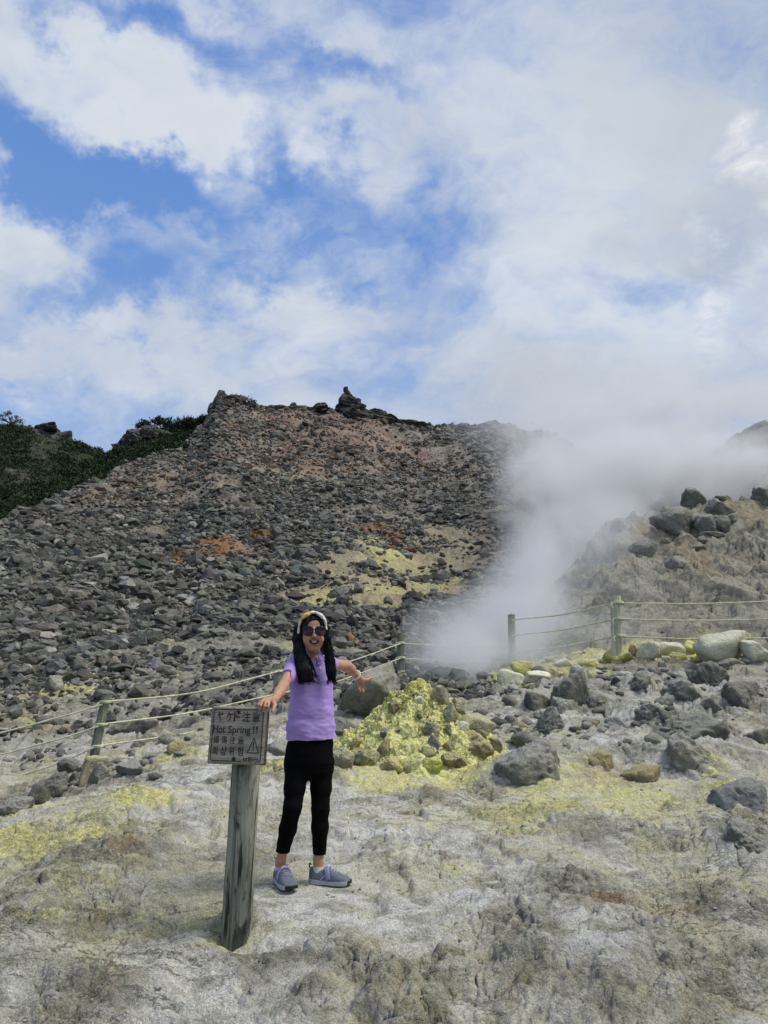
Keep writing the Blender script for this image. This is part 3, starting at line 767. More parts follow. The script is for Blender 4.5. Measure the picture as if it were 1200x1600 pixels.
# ------------------------------------------------------------------ rocks
def ico(sub):
    bm = bmesh.new(); bmesh.ops.create_icosphere(bm, subdivisions=sub, radius=1.0)
    V = np.array([v.co[:] for v in bm.verts]); Fc = np.array([[v.index for v in f.verts] for f in bm.faces]); bm.free()
    return V, Fc
ICO = {s: ico(s) for s in (2, 3, 4, 5)}

def rock_shape(seed, sub=4, ang=18.0, nplanes=13, rough=.07, fine=.02, aspect=(1, 1, 1)):
    rs = np.random.RandomState(seed)
    V, Fc = ICO[sub]
    N = rs.normal(size=(nplanes, 3)); N /= np.linalg.norm(N, axis=1)[:, None]
    o = rs.uniform(.64, 1.0, nplanes)
    d = np.maximum(V @ N.T, 0) / o
    r = (np.sum(d ** ang, axis=1) + 1e-6) ** (-1 / ang)
    r = np.minimum(r, 1.35)
    r = r * (1 + rough * fbm3(V * 1.7 + seed, 3, 3) * 2 + fine * fbm3(V * 5 + seed, 4, 7, .6) * 3.2 - fine * 1.6 * np.exp(-(perlin3(V * 2.3 + seed, 9) / .05) ** 2))
    if sub >= 5: r = r * (1 + fine * .8 * fbm3(V * 17 + seed, 3, 11))
    W = V * r[:, None]
    W = W - (W.max(0) + W.min(0)) / 2
    W = W / (W.max(0) - W.min(0)) * 2
    return W * np.array(aspect), Fc

def rotz(W, a):
    c, s = math.cos(a), math.sin(a)
    return W @ np.array([[c, s, 0], [-s, c, 0], [0, 0, 1]])

BOULDER_N = [0]
def boulder(u, v, w, h, mat, label, group=None, name='boulder', sub=4, ang=16, depth=.95, tilt=0.0, seed=None, rough=.07, fine=.025, Y=None, sink=.25, cat='boulder'):
    """A rock whose seen outline is about w x h photo pixels round (u, v), resting on the ground below it."""
    BOULDER_N[0] += 1
    seed = BOULDER_N[0] * 7 + 3 if seed is None else seed
    d = ray(u, min(v + h * .38, 1599))
    if Y is None:
        p = hit(u, min(v + h * .38, 1599)); tdep = p[1] / d[1]
    else: tdep = Y / d[1]
    sx = w * tdep / F / 2; sz = h * tdep / F / 2 * (1 + sink); sy = (sx * .6 + sz * .4) * depth * 1.05
    W, Fc = rock_shape(seed, sub, ang, rough=rough, fine=fine)
    W = W * np.array([sx, sy, sz])
    if tilt:
        c, s = math.cos(R(tilt)), math.sin(R(tilt))
        W = W @ np.array([[c, 0, -s], [0, 1, 0], [s, 0, c]])
    c = CAM + ray(u, v) * (tdep + sy * .75)
    c[2] -= sz * sink * .6
    o = mesh_np(name, W, Fc, M[mat], True)
    o.location = c
    tag(o, label, cat, group)
    return o

# ------------------------------------------------------------------ scree (the countless small rocks of the slope)
def scree_rocks():
    rs = np.random.RandomState(11)
    shapes = []
    for k in range(14):
        bm = bmesh.new()
        p = rs.normal(size=(15, 3)); p /= np.linalg.norm(p, axis=1)[:, None]; p *= rs.uniform(.8, 1.1, (15, 1))
        for q in p: bm.verts.new(q)
        r = bmesh.ops.convex_hull(bm, input=bm.verts)
        bmesh.ops.delete(bm, geom=[g for g in r['geom_interior'] if isinstance(g, bmesh.types.BMVert)], context='VERTS')
        bmesh.ops.triangulate(bm, faces=bm.faces)
        bm.verts.index_update()
        shapes.append((np.array([v.co[:] for v in bm.verts]), np.array([[v.index for v in f.verts] for f in bm.faces]))); bm.free()
    n = 640000
    a = rs.uniform(-.82, .36, n); ly = rs.uniform(math.log(9.0), math.log(122), n)
    # even cover of the slope as seen square on: denser (per unit log distance) farther up
    keep = rs.rand(n) < np.interp(np.exp(ly), [9, 14, 20, 35, 60, 100, 122], [.035, .14, .42, .75, 1, 1, 1])
    a = a[keep]; ly = ly[keep]
    y = np.exp(ly); x = a * y
    h, which = base_h(x, y); d, rough, _ = masks_disp(x, y)
    S, Rr, T, K, Pl = zones(x, y)
    dens = 1 - np.clip(T * 1.3, 0, 1) * np.clip(.72 + fbm2(x * .5, y * .35, 4, 311) * 1.1, .25, .97) - .6 * np.clip(S * 1.3, 0, 1) * (y < 60) - .85 * Pl - .35 * K
    cl = fbm2(x * .22, y * .14, 4, 301) * 1.7 + .62 + fbm2(x * .05 + y * .012, y * .015, 2, 305) * .9
    ridgeY = np.interp(a, RA, RY)
    ok = (rs.rand(len(x)) < dens * np.clip(cl, .12, 1)) & ((which == 1) | ((y < 16) & (a < .15) & (y > 10.0))) & (y < ridgeY * 1.015)
    ok &= (a < .30)
    x, y, h, d, a, S, Rr, K = [q[ok] for q in (x, y, h, d, a, S, Rr, K)]
    n = len(x)
    size = np.exp(rs.normal(0, .74, n)) * np.interp(y, [9, 14, 20, 35, 60, 100, 122], [.026, .040, .050, .060, .072, .090, .108])
    size = np.minimum(size, np.interp(y, [9, 16, 30, 120], [.12, .22, .42, .72]))
    tone = rs.uniform(.045, .20, n)[:, None] * np.array([.95, .93, .82]) * (1 + rs.normal(0, .04, (n, 3)))
    tone *= np.where(rs.rand(n) < .12, 1.7, 1.0)[:, None]
    pk = (K > .2) & (rs.rand(n) < .45); tone[pk] = tone[pk] * np.array([1.35, 1.02, .85])
    ru = (Rr > .3) & (rs.rand(n) < .5); tone[ru] = tone[ru] * np.array([1.6, .95, .5])
    Vs, Fs, Ts = [], [], []; off = 0
    sid = rs.randint(0, len(shapes), n)
    for k, (SV, SF) in enumerate(shapes):
        I = np.where(sid == k)[0]; m_ = len(I)
        if not m_: continue
        ax = rs.normal(size=(m_, 4)); ax /= np.linalg.norm(ax, axis=1)[:, None]
        w, i, j, q = ax.T
        Rm = np.stack([1 - 2 * (j * j + q * q), 2 * (i * j - q * w), 2 * (i * q + j * w), 2 * (i * j + q * w), 1 - 2 * (i * i + q * q), 2 * (j * q - i * w),
                       2 * (i * q - j * w), 2 * (j * q + i * w), 1 - 2 * (i * i + j * j)], 1).reshape(-1, 3, 3)
        asp = rs.uniform(.6, 1.25, (m_, 1, 3))
        W = np.einsum('nij,mj->nmi', Rm, SV)
        W = np.einsum('nmi->nmi', W * asp * np.array([1.1, 1.0, .8])) * size[I][:, None, None]
        W += np.stack([x[I], y[I], h[I] + d[I] + size[I] * .28], 1)[:, None, :]
        Vs.append(W.reshape(-1, 3)); Fs.append((SF[None] + (np.arange(m_) * len(SV))[:, None, None]).reshape(-1, 3) + off); off += m_ * len(SV)
        Ts.append(np.repeat(tone[I], len(SV), 0))
    o = mesh_np('scree', np.concatenate(Vs), np.concatenate(Fs), M['scree'], False, attrs={'tone': np.concatenate(Ts)})
    tag(o, kind='stuff')
    print('scree rocks', n)
scree_rocks()
# ------------------------------------------------------------------ sulfur mound
def build_mound():
    nr, na = 220, 460
    rr = np.linspace(0, 1.12, nr); an = np.linspace(0, 2 * np.pi, na, endpoint=False)
    RR, AN = np.meshgrid(rr, an, indexing='ij')
    x = MOUND_C[0] + RR * np.cos(AN); y = MOUND_C[1] + RR * np.sin(AN)
    z = mound_h(x, y)
    V = np.stack([x, y, z], -1)
    i = np.arange(nr * na).reshape(nr, na); j = np.roll(i, -1, 1)
    Fq = np.stack([i[:-1], i[1:], j[1:], j[:-1]], -1).reshape(-1, 4)
    org = np.array([MOUND_C[0], MOUND_C[1], z[-1].mean() + .3])
    P = V.reshape(-1, 3); N = np.cross(P[Fq[:, 1]] - P[Fq[:, 0]], P[Fq[:, 3]] - P[Fq[:, 0]]); NN = np.zeros_like(P)
    for c in range(4): np.add.at(NN, Fq[:, c], N)
    NN /= np.linalg.norm(NN, axis=1)[:, None] + 1e-12
    # crust: knobs, crumbs and pits pushed out along the surface
    q = P * np.array([1, 1, 1.0])
    w = np.stack([fbm3(q * 3, 2, s_) for s_ in (161, 163, 165)], 1) * .12
    kn = np.abs(perlin3((q + w) * 5.2, 171)); kn2 = np.abs(perlin3((q + w) * 12, 173)); kn3 = np.abs(perlin3(q * 27, 175))
    d = (kn - .2) * .050 + (kn2 - .2) * .036 + (kn3 - .2) * .020 + .03 + fbm3(q * 55, 2, 177) * .015 - .04
    P += NN * (d * sstep(1.12, .95, RR.ravel()))[:, None]
    o = mesh_np('sulfur_mound', P - org, Fq, M['mound'], True)
    o.location = org
    tag(o, 'bright yellow sulfur crusted mound of rubble behind the girl', 'mound')
build_mound()

B = boulder
MG = 'rocks bedded in the sulfur mound'
# rocks on and round the mound: u, v, w, h, material, label
for q in [
    (641, 1074, 25, 22, 'yellow', 'lumpy bright yellow rock at the summit of the sulfur mound, left of its vent'),
    (657, 1066, 21, 15, 'yellow', 'small yellow cap rock crowning the very top of the sulfur mound'),
    (668, 1073, 15, 12, 'yellow', 'little yellow knob beside the grey slab on the mound summit'),
    (649, 1084, 15, 8, 'brown', 'thin brown chip wedged under the summit of the sulfur mound'),
    (655, 1094, 22, 15, 'pale', 'pale rounded rock just below the summit of the sulfur mound'),
    (716, 1101, 24, 20, 'olive', 'squat olive rock on the right shoulder of the sulfur mound, behind the upright one'),
    (701, 1139, 20, 16, 'olive', 'small square olive stone below the upright grey rock on the mound'),
    (721, 1136, 26, 18, 'pale', 'pale yellowish stone tucked under the big slanting mound rock'),
    (601, 1143, 18, 15, 'grey', 'single small grey stone lodged in the yellow left face of the mound'),
    (678, 1158, 23, 25, 'slab', 'smooth light grey egg shaped stone in the front of the sulfur mound'),
    (672, 1138, 36, 24, 'olive', 'broad yellow dusted rock in the middle of the sulfur mound'),
    (656, 1158, 12, 9, 'brown', 'small brown stone left of the egg shaped grey stone on the mound'),
    (624, 1140, 14, 8, 'grey', 'flat grey flake lying in the yellow crust of the mound'),
    (637, 1139, 14, 8, 'grey', 'second flat grey flake, right of the first, in the mound crust'),
    (599, 1168, 30, 36, 'brown', 'tall brown crusted rock on the left front of the sulfur mound'),
    (669, 1175, 30, 22, 'olive', 'rounded tan rock below the egg shaped stone of the mound'),
    (573, 1186, 44, 29, 'olive', 'big rounded olive rock at the left foot of the sulfur mound'),
    (535, 1187, 38, 36, 'olive', 'blunt olive rock beside the trousers of the girl at the mound foot'),
    (613, 1195, 40, 24, 'brown', 'rough brown porous rock at the front foot of the sulfur mound'),
    (645, 1197, 32, 20, 'olive', 'yellow sided dark rock at the front foot of the mound'),
    (675, 1195, 34, 22, 'yellow', 'rounded yellow crusted rock at the front foot of the mound'),
    (709, 1190, 44, 30, 'brown', 'dark porous clinker rock at the right front foot of the sulfur mound'),
    (740, 1160, 62, 36, 'brown', 'long rounded brown rock on the lower right flank of the mound'),
    (771, 1164, 30, 24, 'olive', 'blunt tan rock at the right end of the sulfur mound'),
    (700, 1165, 22, 16, 'brown', 'small tan rock between the clinker and the long brown rock of the mound'),
    (615, 1104, 22, 20, 'brown', 'pitted brown rock high on the left face of the sulfur mound'),
    (660, 1116, 22, 16, 'brown', 'small brown rock in the upper middle of the sulfur mound'),
    (556, 1160, 24, 22, 'brown', 'brown rock on the lower left edge of the mound'),
]:
    k_ = .86 if q[0] < 690 and q[1] < 1180 else 1.0
    B(q[0], q[1], q[2] * k_, q[3] * k_, *q[4:], cat='rock', name='rock', sub=5, sink=.45, ang=20, depth=.9, rough=.09, fine=.05)
B(686, 1090, 40, 32, 'olive', 'slanting grey green slab leaning on the right of the mound summit', name='rock', cat='rock', ang=26, tilt=-35, rough=.04, sub=5)
B(703, 1115, 27, 34, 'olive', 'upright grey green rock standing on the right shoulder of the sulfur mound', name='rock', cat='rock', ang=20, rough=.04, tilt=12, sub=5)
B(742, 1130, 60, 40, 'olive', 'largest grey green rock slanting down the right side of the sulfur mound', name='rock', cat='rock', ang=18, tilt=-28, rough=.05, sub=5)

# behind the girl and the mound
B(588, 1078, 96, 96, 'pit', 'large sloping grey boulder between the raised hand of the girl and the sulfur mound', sub=5, ang=18, tilt=28, rough=.06, Y=8.9)
B(527, 1136, 60, 30, 'grey', 'flat grey boulder behind the purple shirt of the girl', ang=20)
B(548, 1112, 36, 18, 'grey', 'low grey slab between the girl and the big sloping boulder', ang=20)
B(532, 1060, 26, 14, 'dark', 'small dark boulder behind the outstretched upper arm of the girl')

# along the left rope fence
for q in [
    (109, 1199, 42, 30, 'dark', 'dark flat boulder left of the concrete footing, highest of its row', 5),
    (88, 1227, 46, 38, 'dark', 'dark rounded boulder in the row below the left fence post', 5),
    (58, 1244, 32, 36, 'dark', 'brownish dark boulder standing on end in the row left of the fence post', 5),
    (22, 1262, 56, 30, 'grey', 'low grey boulder at the far left end of the row below the rope', 5),
    (161, 1208, 42, 33, 'grey', 'rounded grey boulder on the right of the concrete footing', 5),
    (203, 1202, 48, 26, 'grey', 'low light grey boulder second to the right of the concrete footing', 5),
    (223, 1170, 60, 46, 'dark', 'dark smooth boulder under the ropes between the fence post and the sign', 5, 9.15),
    (286, 1155, 74, 74, 'dark', 'largest dark boulder under the ropes, just left of the sign', 5, 9.5),
    (194, 1140, 56, 36, 'dark', 'rough dark boulder right behind the leaning left fence post', 5, 9.7),
    (222, 1136, 46, 26, 'dark', 'low dark boulder behind the smooth one under the ropes', 4),
    (116, 1214, 16, 18, 'dark', 'small dark stone wedged against the concrete footing', 4),
    (62, 1158, 13, 9, 'dark', 'small dark stone on the ash left of the fence post', 4),
    (97, 1163, 18, 9, 'dark', 'flat dark stone near the leaning fence post', 4),
    (147, 1148, 18, 14, 'dark', 'dark stone against the left side of the leaning fence post', 4),
    (199, 1071, 19, 11, 'dark', 'dark flat stone on the ash right of the top of the leaning fence post', 4),
    (118, 1066, 26, 17, 'dark', 'dark angular boulder above the yellow patch by the left fence post', 4),
    (85, 1070, 30, 28, 'pit', 'grey rounded boulder on the yellow patch left of the fence post', 4),
    (252, 1014, 24, 21, 'dark', 'dark round boulder beside the small yellow stain on the slope', 4),
    (236, 1031, 19, 15, 'dark', 'dark boulder just below the one beside the small yellow stain', 4),
    (222, 1051, 26, 15, 'dark', 'dark flat boulder on pale ash below the yellow stain', 4),
    (246, 1068, 21, 13, 'dark', 'low pair shaped dark boulder on pale ash above the top rope', 4),
    (212, 953, 46, 24, 'grey', 'biggest grey boulder on the lower scree, left of the white ash patch', 5),
    (440, 1170, 40, 26, 'pit', 'grey boulder between the sign and the girl', 4),
    (432, 1200, 26, 14, 'grey', 'low grey stone between the sign post and the black trousers', 4),
]:
    B(*q[:6], sub=q[6], ang=15, depth=.9, Y=q[7] if len(q) > 7 else None)

# right-hand boulder field
for q in [
    (830, 1192, 112, 66, 'pit', 'big smooth grey dome boulder to the right of the sulfur mound', 5, 9, -14, .05),
    (890, 1074, 66, 62, 'pit', 'tall grey dome boulder below the gap in the right rope fence', 5, 10, 0, .05),
    (882, 1101, 44, 27, 'grey', 'low rounded grey boulder in front of the tall grey dome', 4, 12, 0, .06),
    (839, 1097, 42, 35, 'dark', 'dark blocky boulder left of the tall grey dome', 4, 16, 0, .06),
    (860, 1124, 54, 44, 'grey', 'grey pyramid shaped boulder in front of the dark blocky one', 5, 14, 0, .06),
    (797, 1095, 26, 20, 'dark', 'dark round boulder at the edge of the steam right of the mound', 4, 12, 0, .06),
    (998, 1067, 46, 40, 'dark', 'dark wedge shaped boulder in the middle of the right boulder field', 5, 26, 10, .04),
    (965, 1062, 22, 13, 'dark', 'small dark stone left of the dark wedge boulder', 4, 16, 0, .06),
    (1105, 1053, 54, 42, 'dark', 'black angular boulder below the big yellow rock of the right fence', 5, 22, -8, .05),
    (1163, 1083, 72, 42, 'dark', 'dark brownish boulder near the right edge of the picture', 5, 14, 0, .07),
    (1064, 1081, 70, 40, 'grey', 'grey brown boulder with a hollow side, left of the black angular boulder', 5, 15, 0, .08),
    (1017, 1114, 46, 34, 'pit', 'grey boulder below the dark wedge boulder', 5, 16, 0, .07),
    (1078, 1131, 100, 44, 'pit', 'long flat grey boulder with a brown rim, above the cube like one', 5, 15, 0, .06),
    (1073, 1172, 74, 56, 'pit', 'cube like green grey boulder in the front of the right boulder field', 5, 26, 12, .045),
    (940, 1090, 62, 24, 'grey', 'low grey slab right of the tall grey dome', 4, 14, 0, .06),
    (1137, 1037, 60, 18, 'dark', 'flat dark boulder under the yellow rocks of the right fence', 4, 16, 0, .06),
    (1035, 1038, 18, 12, 'dark', 'tiny dark stone under the pale yellow rocks of the right fence', 4, 16, 0, .06),
    (1150, 1239, 104, 46, 'slab', 'broad blue grey slab at the right edge in front of the boulder field', 5, 16, 0, .06),
    (1165, 1312, 80, 60, 'pit', 'rough dark grey outcrop at the right edge of the foreground', 5, 10, 0, .11),
    (997, 1287, 23, 12, 'grey', 'small loose grey stone on the yellow streaked foreground', 4, 12, 0, .06),
    (1185, 1150, 60, 30, 'pit', 'low grey boulder cut by the right edge of the picture', 4, 14, 0, .08),
    (960, 1128, 40, 18, 'slab', 'flat pale grey rock in the middle of the ashy hollow', 4, 14, 0, .08),
    (920, 1128, 36, 16, 'grey', 'low grey rock right of the pyramid shaped boulder', 4, 14, 0, .08),
    (1110, 1100, 40, 22, 'pit', 'grey boulder between the hollow sided one and the brownish one', 4, 14, 0, .08),
    (1036, 1095, 30, 16, 'grey', 'small grey boulder above the long flat one', 4, 14, 0, .08),
    (940, 1186, 50, 30, 'brown', 'brown crusted rock beside the ochre hollow right of the smooth dome', 4, 12, 0, .1),
    (1000, 1210, 70, 34, 'brown', 'ochre crusted outcrop in the hollow in front of the cube like boulder', 4, 10, 0, .1),
    (1105, 1205, 30, 16, 'yellow', 'small bright yellow crusted rock behind the blue grey slab', 4, 12, 0, .08),
]:
    B(*q[:6], sub=q[6], ang=q[7], tilt=q[8], rough=q[9], depth=.85, sink=.75, fine=.05)

# pale and yellow rocks at the foot of the right rope fence
for q in [
    (965, 1026, 46, 28, 'yellow', 'yellow faceted rock just left of the right fence post', 24),
    (987, 1018, 14, 22, 'brown', 'narrow brown rock between the yellow and the pale rock by the fence post', 16),
    (1014, 1017, 42, 28, 'pale', 'rounded pale yellow rock just right of the fence post', 14),
    (1123, 1011, 78, 50, 'pale', 'biggest pale yellow boulder below the lowest right rope', 16),
    (1181, 1019, 44, 38, 'pale', 'pale boulder at the right end of the yellow row below the ropes', 16),
    (1161, 993, 30, 16, 'olive', 'small olive rock behind the biggest pale yellow boulder', 14),
    (1058, 1026, 30, 14, 'yellow', 'low yellow rock left of the biggest pale yellow boulder', 14),
    (1090, 1030, 22, 12, 'yellow', 'small bright yellow rock at the left foot of the biggest pale boulder', 14),
    (797, 1060, 42, 28, 'pale', 'pale round boulder in the thin steam right of the mound', 10),
    (815, 1043, 36, 20, 'yellow', 'yellow boulder fading into the steam behind the mound', 12),
    (917, 1036, 40, 14, 'yellow', 'low bright yellow rock left of the yellow faceted one', 14),
    (880, 1036, 30, 14, 'pale', 'low pale rock in thin steam left of the bright yellow one', 14),
    (840, 1056, 44, 16, 'pale', 'flat pale rock above the dark blocky boulder', 14),
    (1040, 1030, 14, 10, 'pale', 'tiny pale stone right of the rounded pale yellow rock', 14),
    (1048, 1015, 44, 22, 'pale', 'broad cream crusted rock between the rounded pale rock and the biggest pale boulder', 12),
    (1078, 1012, 34, 24, 'yellow', 'lemon yellow crusted rock touching the left side of the biggest pale boulder', 12),
    (938, 1030, 34, 18, 'pale', 'cream crusted rock just left of the yellow faceted one by the post', 12),
]:
    B(*q[:6], sub=4, ang=q[6], name='rock', cat='rock', depth=.8)

# rock pile and loose blocks on the right bank
for q in [
    (1054, 776, 38, 42, 'tall round shouldered grey block at the top left of the rock pile on the bank', 14, 0),
    (1083, 779, 28, 36, 'slanting slab leaning right of the tallest block of the rock pile', 24, -24),
    (1032, 789, 30, 26, 'rounded block at the left end of the rock pile on the bank', 12, 0),
    (1053, 818, 72, 52, 'largest angular block at the lower left of the rock pile on the bank', 24, 10),
    (1101, 819, 34, 34, 'square block in the middle front of the rock pile on the bank', 30, 0),
    (1127, 821, 42, 30, 'cracked low block at the lower right of the rock pile on the bank', 24, 0),
    (1117, 794, 46, 28, 'flat block on the right of the rock pile, above the cracked one', 18, -8),
    (1105, 778, 26, 20, 'small block behind the slanting slab on the rock pile', 14, 0),
    (1128, 780, 28, 12, 'low block on the crest right of the rock pile', 14, 0),
    (1145, 811, 22, 16, 'small grey block right of the rock pile on the bank', 14, 0),
    (1155, 768, 28, 26, 'lone upright block on the crest of the bank, right of the pile', 14, 8),
    (973, 796, 22, 22, 'round boulder alone on the left crest of the bank, half in steam', 8, 0),
    (966, 824, 24, 22, 'round hazy boulder just below the crest at the left of the bank', 9, 0),
    (1002, 855, 42, 24, 'dark rough boulder on the tan slope left of the path', 14, 0),
    (1057, 880, 34, 22, 'dark rough boulder beside the sandy path on the bank', 16, 0),
    (1091, 857, 24, 11, 'small dark boulder at the top of the sandy path', 14, 0),
    (1098, 843, 16, 11, 'small brown block under the square block of the pile', 14, 0),
    (1192, 777, 34, 34, 'brownish block on the crest at the right edge of the picture', 14, 0),
    (1110, 836, 40, 8, 'thin flat slab under the front of the rock pile', 18, 0),
    (1040, 846, 18, 9, 'small stone below the largest block of the rock pile', 14, 0),
]:
    B(q[0], q[1], q[2] * 1.08, q[3] * 1.02, 'far', q[4], sub=4, ang=q[5] + 6, tilt=q[6], depth=.9, rough=.08, fine=.05)

# ------------------------------------------------------------------ individual boulders of the scree slope (the ones that show largest)
def scree_boulders():
    rs = np.random.RandomState(5)
    protos = [rock_shape(900 + k, 3, 24, 12, rough=.05, fine=.03) for k in range(12)]
    mes = []
    for k, (W, Fc) in enumerate(protos):
        o = mesh_np('boulder', W, Fc, M['dark'] if k % 3 else M['grey'], k % 4 != 0)
        mes.append(o.data); bpy.data.objects.remove(o)
    zones_ = [  # u0, u1, v0, v1, count, size range px, label, group
        (0, 210, 880, 1010, 46, (12, 27), 'dark angular boulder in the thick scree at the far left, above the yellow patch', 'boulders of the left scree'),
        (200, 450, 850, 930, 40, (11, 22), 'grey boulder on the middle scree between the rust stain and the white ash patch', 'boulders round the rust stain'),
        (210, 450, 935, 1010, 40, (10, 21), 'dark boulder on the lower scree between the white ash patch and the upper rope', 'boulders below the ash patch'),
        (440, 640, 850, 915, 30, (11, 22), 'dark grey boulder in the scree above the yellow streak behind the head of the girl', 'boulders above the yellow streak'),
        (560, 770, 890, 1010, 26, (12, 25), 'grey boulder on the scree right of the girl, left of the steam', 'boulders by the steam'),
        (0, 300, 1010, 1060, 18, (10, 20), 'dark boulder scattered on the open ash just above the left ropes', 'boulders on the open ash')]
    for u0, u1, v0, v1, cnt, (s0, s1), lab, grp in zones_:
        for k in range(cnt):
            u = rs.uniform(u0, u1); v = rs.uniform(v0, v1); w = s0 + (s1 - s0) * rs.rand() ** 2.2
            p = hit(u, v); t = np.linalg.norm(p - CAM) * .98
            s = w * t / F / 2
            o = bpy.data.objects.new('boulder', mes[rs.randint(len(mes))]); COL.objects.link(o)
            o.location = (p[0], p[1] + s * .3, p[2] + s * .22)
            o.scale = (s * rs.uniform(.85, 1.2), s * rs.uniform(.8, 1.2), s * rs.uniform(.55, .8))
            o.rotation_euler = (rs.uniform(-.35, .35), rs.uniform(-.35, .35), rs.uniform(0, 6.28))
            tag(o, lab, 'boulder', grp)
scree_boulders()

# ------------------------------------------------------------------ rope fences
def mat_wood(name, c1, c2, dark, scale=1.0, grain=(1, 1, .06), knots=.5, green=None):
    m, t, b = new_mat(name)
    P = t.node('ShaderNodeTexCoord').outputs['Object']
    Pg = t.mapping(P, scale=tuple(g * scale for g in grain))
    n1 = t.noise(Pg, 26, 8, .68, 1.0); n2 = t.noise(Pg, 90, 5, .7, .5); n3 = t.noise(P, 4 * scale, 6, .6)
    c = t.mix(t.rng(n1, .32, .68), c1, c2)
    c = t.mix(t.math('MULTIPLY', t.rng(n2, .52, .72), .55), c, dark)
    st = t.noise(t.mapping(P, scale=(1, 1, .22)), 15 * scale, 6, .68, .8)
    c = t.mix(t.math('MULTIPLY', t.rng(st, .48, .60), knots), c, dark)
    if green: c = t.mix(t.math('MULTIPLY', t.rng(n3, .45, .7), .6), c, green)
    t.l.new(c, b.inputs['Base Color'])
    h = t.math('ADD', n1, t.math('MULTIPLY', n2, .5))
    t.l.new(t.bump(h, .7, .012), b.inputs['Normal'])
    b.inputs['Roughness'].default_value = .85
    return m
M['post'] = mat_wood('weathered_post', (.085, .09, .068), (.36, .36, .285), (.014, .018, .016), .8, grain=(1, 1, .03), green=(.12, .145, .11), knots=1.0)
M['fpost'] = mat_wood('weathered_fence_post', (.10, .11, .08), (.29, .30, .22), (.04, .04, .03), .8, green=(.16, .17, .11))
M['palepost'] = mat_wood('bleached_post', (.36, .36, .25), (.64, .63, .47), (.13, .13, .09), .8, green=(.46, .45, .24), knots=.45)
M['board'] = mat_wood('weathered_board', (.18, .165, .13), (.40, .37, .31), (.085, .073, .055), 1.0, grain=(.07, 1, 1), knots=.25)
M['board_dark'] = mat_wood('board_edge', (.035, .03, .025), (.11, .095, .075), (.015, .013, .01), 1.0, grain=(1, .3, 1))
M['engraved'], _t, _b = new_mat('engraved_paint'); _b.inputs['Base Color'].default_value = (.036, .031, .026, 1)
M['engraved_red'], _t, _b = new_mat('faded_red_paint')
_n = _t.noise(_t.node('ShaderNodeTexCoord').outputs['Object'], 60, 5, .7)
_t.l.new(_t.mix(_t.rng(_n, .4, .6), (.022, .017, .015), (.075, .026, .02)), _b.inputs['Base Color'])
M['iron'], _t, _b = new_mat('rusty_iron'); _b.inputs['Base Color'].default_value = (.022, .019, .018, 1); _b.inputs['Roughness'].default_value = .6

def mat_rope():
    m, t, b = new_mat('old_rope')
    P = t.node('ShaderNodeTexCoord').outputs['Object']
    n = t.noise(P, 18, 5, .65)
    t.l.new(t.mix(t.rng(n, .35, .65), (.42, .42, .27), (.66, .66, .48)), b.inputs['Base Color'])
    t.l.new(t.bump(t.noise(t.mapping(P, rot=(0, .6, 0), scale=(1, 1, 1)), 120, 2), .6, .01), b.inputs['Normal'])
    return m
M['rope'] = mat_rope()

def fence_post(parent, org, u0, v0, u1, Y, rad, seed, mat='fpost'):
    """Post whose top middle is at pixel (u0, v0) and which meets the ground below pixel column u1."""
    top = PY(u0, v0, Y)
    # base on the terrain
    xb = PY(u1, 1100, Y)[0]
    zb = float(H(np.array([xb]), np.array([Y]))[0]) - .15
    # lean carried on to the ground
    n = 26; seg = 14
    rs = np.random.RandomState(seed); V = []
    for i in range(n):
        t_ = i / (n - 1); c = np.array([xb, Y, zb]) * (1 - t_) + top * t_
        a = np.arange(seg) * 2 * np.pi / seg
        r = rad * (1 - .06 * t_) * (1 + .05 * np.sin(a * 2 + seed) + .05 * perlin2(a * 3, np.full(seg, t_ * 5.0), seed) + rs.normal(0, .012, seg))
        zz = np.zeros(seg)
        if i == n - 1: zz = rs.normal(0, rad * .10, seg) + np.cos(a + seed) * rad * .12
        V.append(np.stack([c[0] + r * np.cos(a), c[1] + r * np.sin(a), c[2] + zz], 1))
    V = np.concatenate(V)
    Fq = []
    for i in range(n - 1):
        for j in range(seg):
            k = (j + 1) % seg; Fq.append((i * seg + j, i * seg + k, (i + 1) * seg + k, (i + 1) * seg + j))
    V = np.vstack([V, [top + [0, 0, .004]]]); c = len(V) - 1
    for j in range(seg): Fq.append(((n - 1) * seg + j, (n - 1) * seg + (j + 1) % seg, c, c))
    o = mesh_np('post', V - org, np.array(Fq), M[mat], True, parent)
    return np.array([xb, Y, zb]), top

def rope(parent, org, p, rad=.012, knots=()):
    P = bezier_pts(p, 16)
    P = P + np.stack([perlin2(P[:, 0] * 1.3, P[:, 1], 3), perlin2(P[:, 0] * 1.3, P[:, 1], 5), perlin2(P[:, 0] * 1.7, P[:, 1], 7)], 1) * .008
    o = mesh_np('rope', tube(P, rad, 8)[0] - org, tube(P, rad, 8)[1], M['rope'], True, parent)
    return o

def knot(parent, org, c, r, rad):
    """Rope wound round a post at height c, with a hanging tail."""
    a = np.linspace(0, 4 * np.pi, 50)
    P = np.stack([c[0] + r * np.cos(a), c[1] + r * np.sin(a), c[2] + np.linspace(-rad, rad, 50)], 1)
    parts = [tube(P, rad, 7)]
    tail = np.array([[c[0] - r * .9, c[1] - r * .7, c[2]], [c[0] - r * 1.3, c[1] - r * .9, c[2] - .04], [c[0] - r * 1.15, c[1] - r, c[2] - .10]])
    parts.append(tube(bezier_pts(tail, 8), rad, 7))
    V, Fc = join(parts)
    mesh_np('rope_knot', V - org, Fc, M['rope'], True, parent)

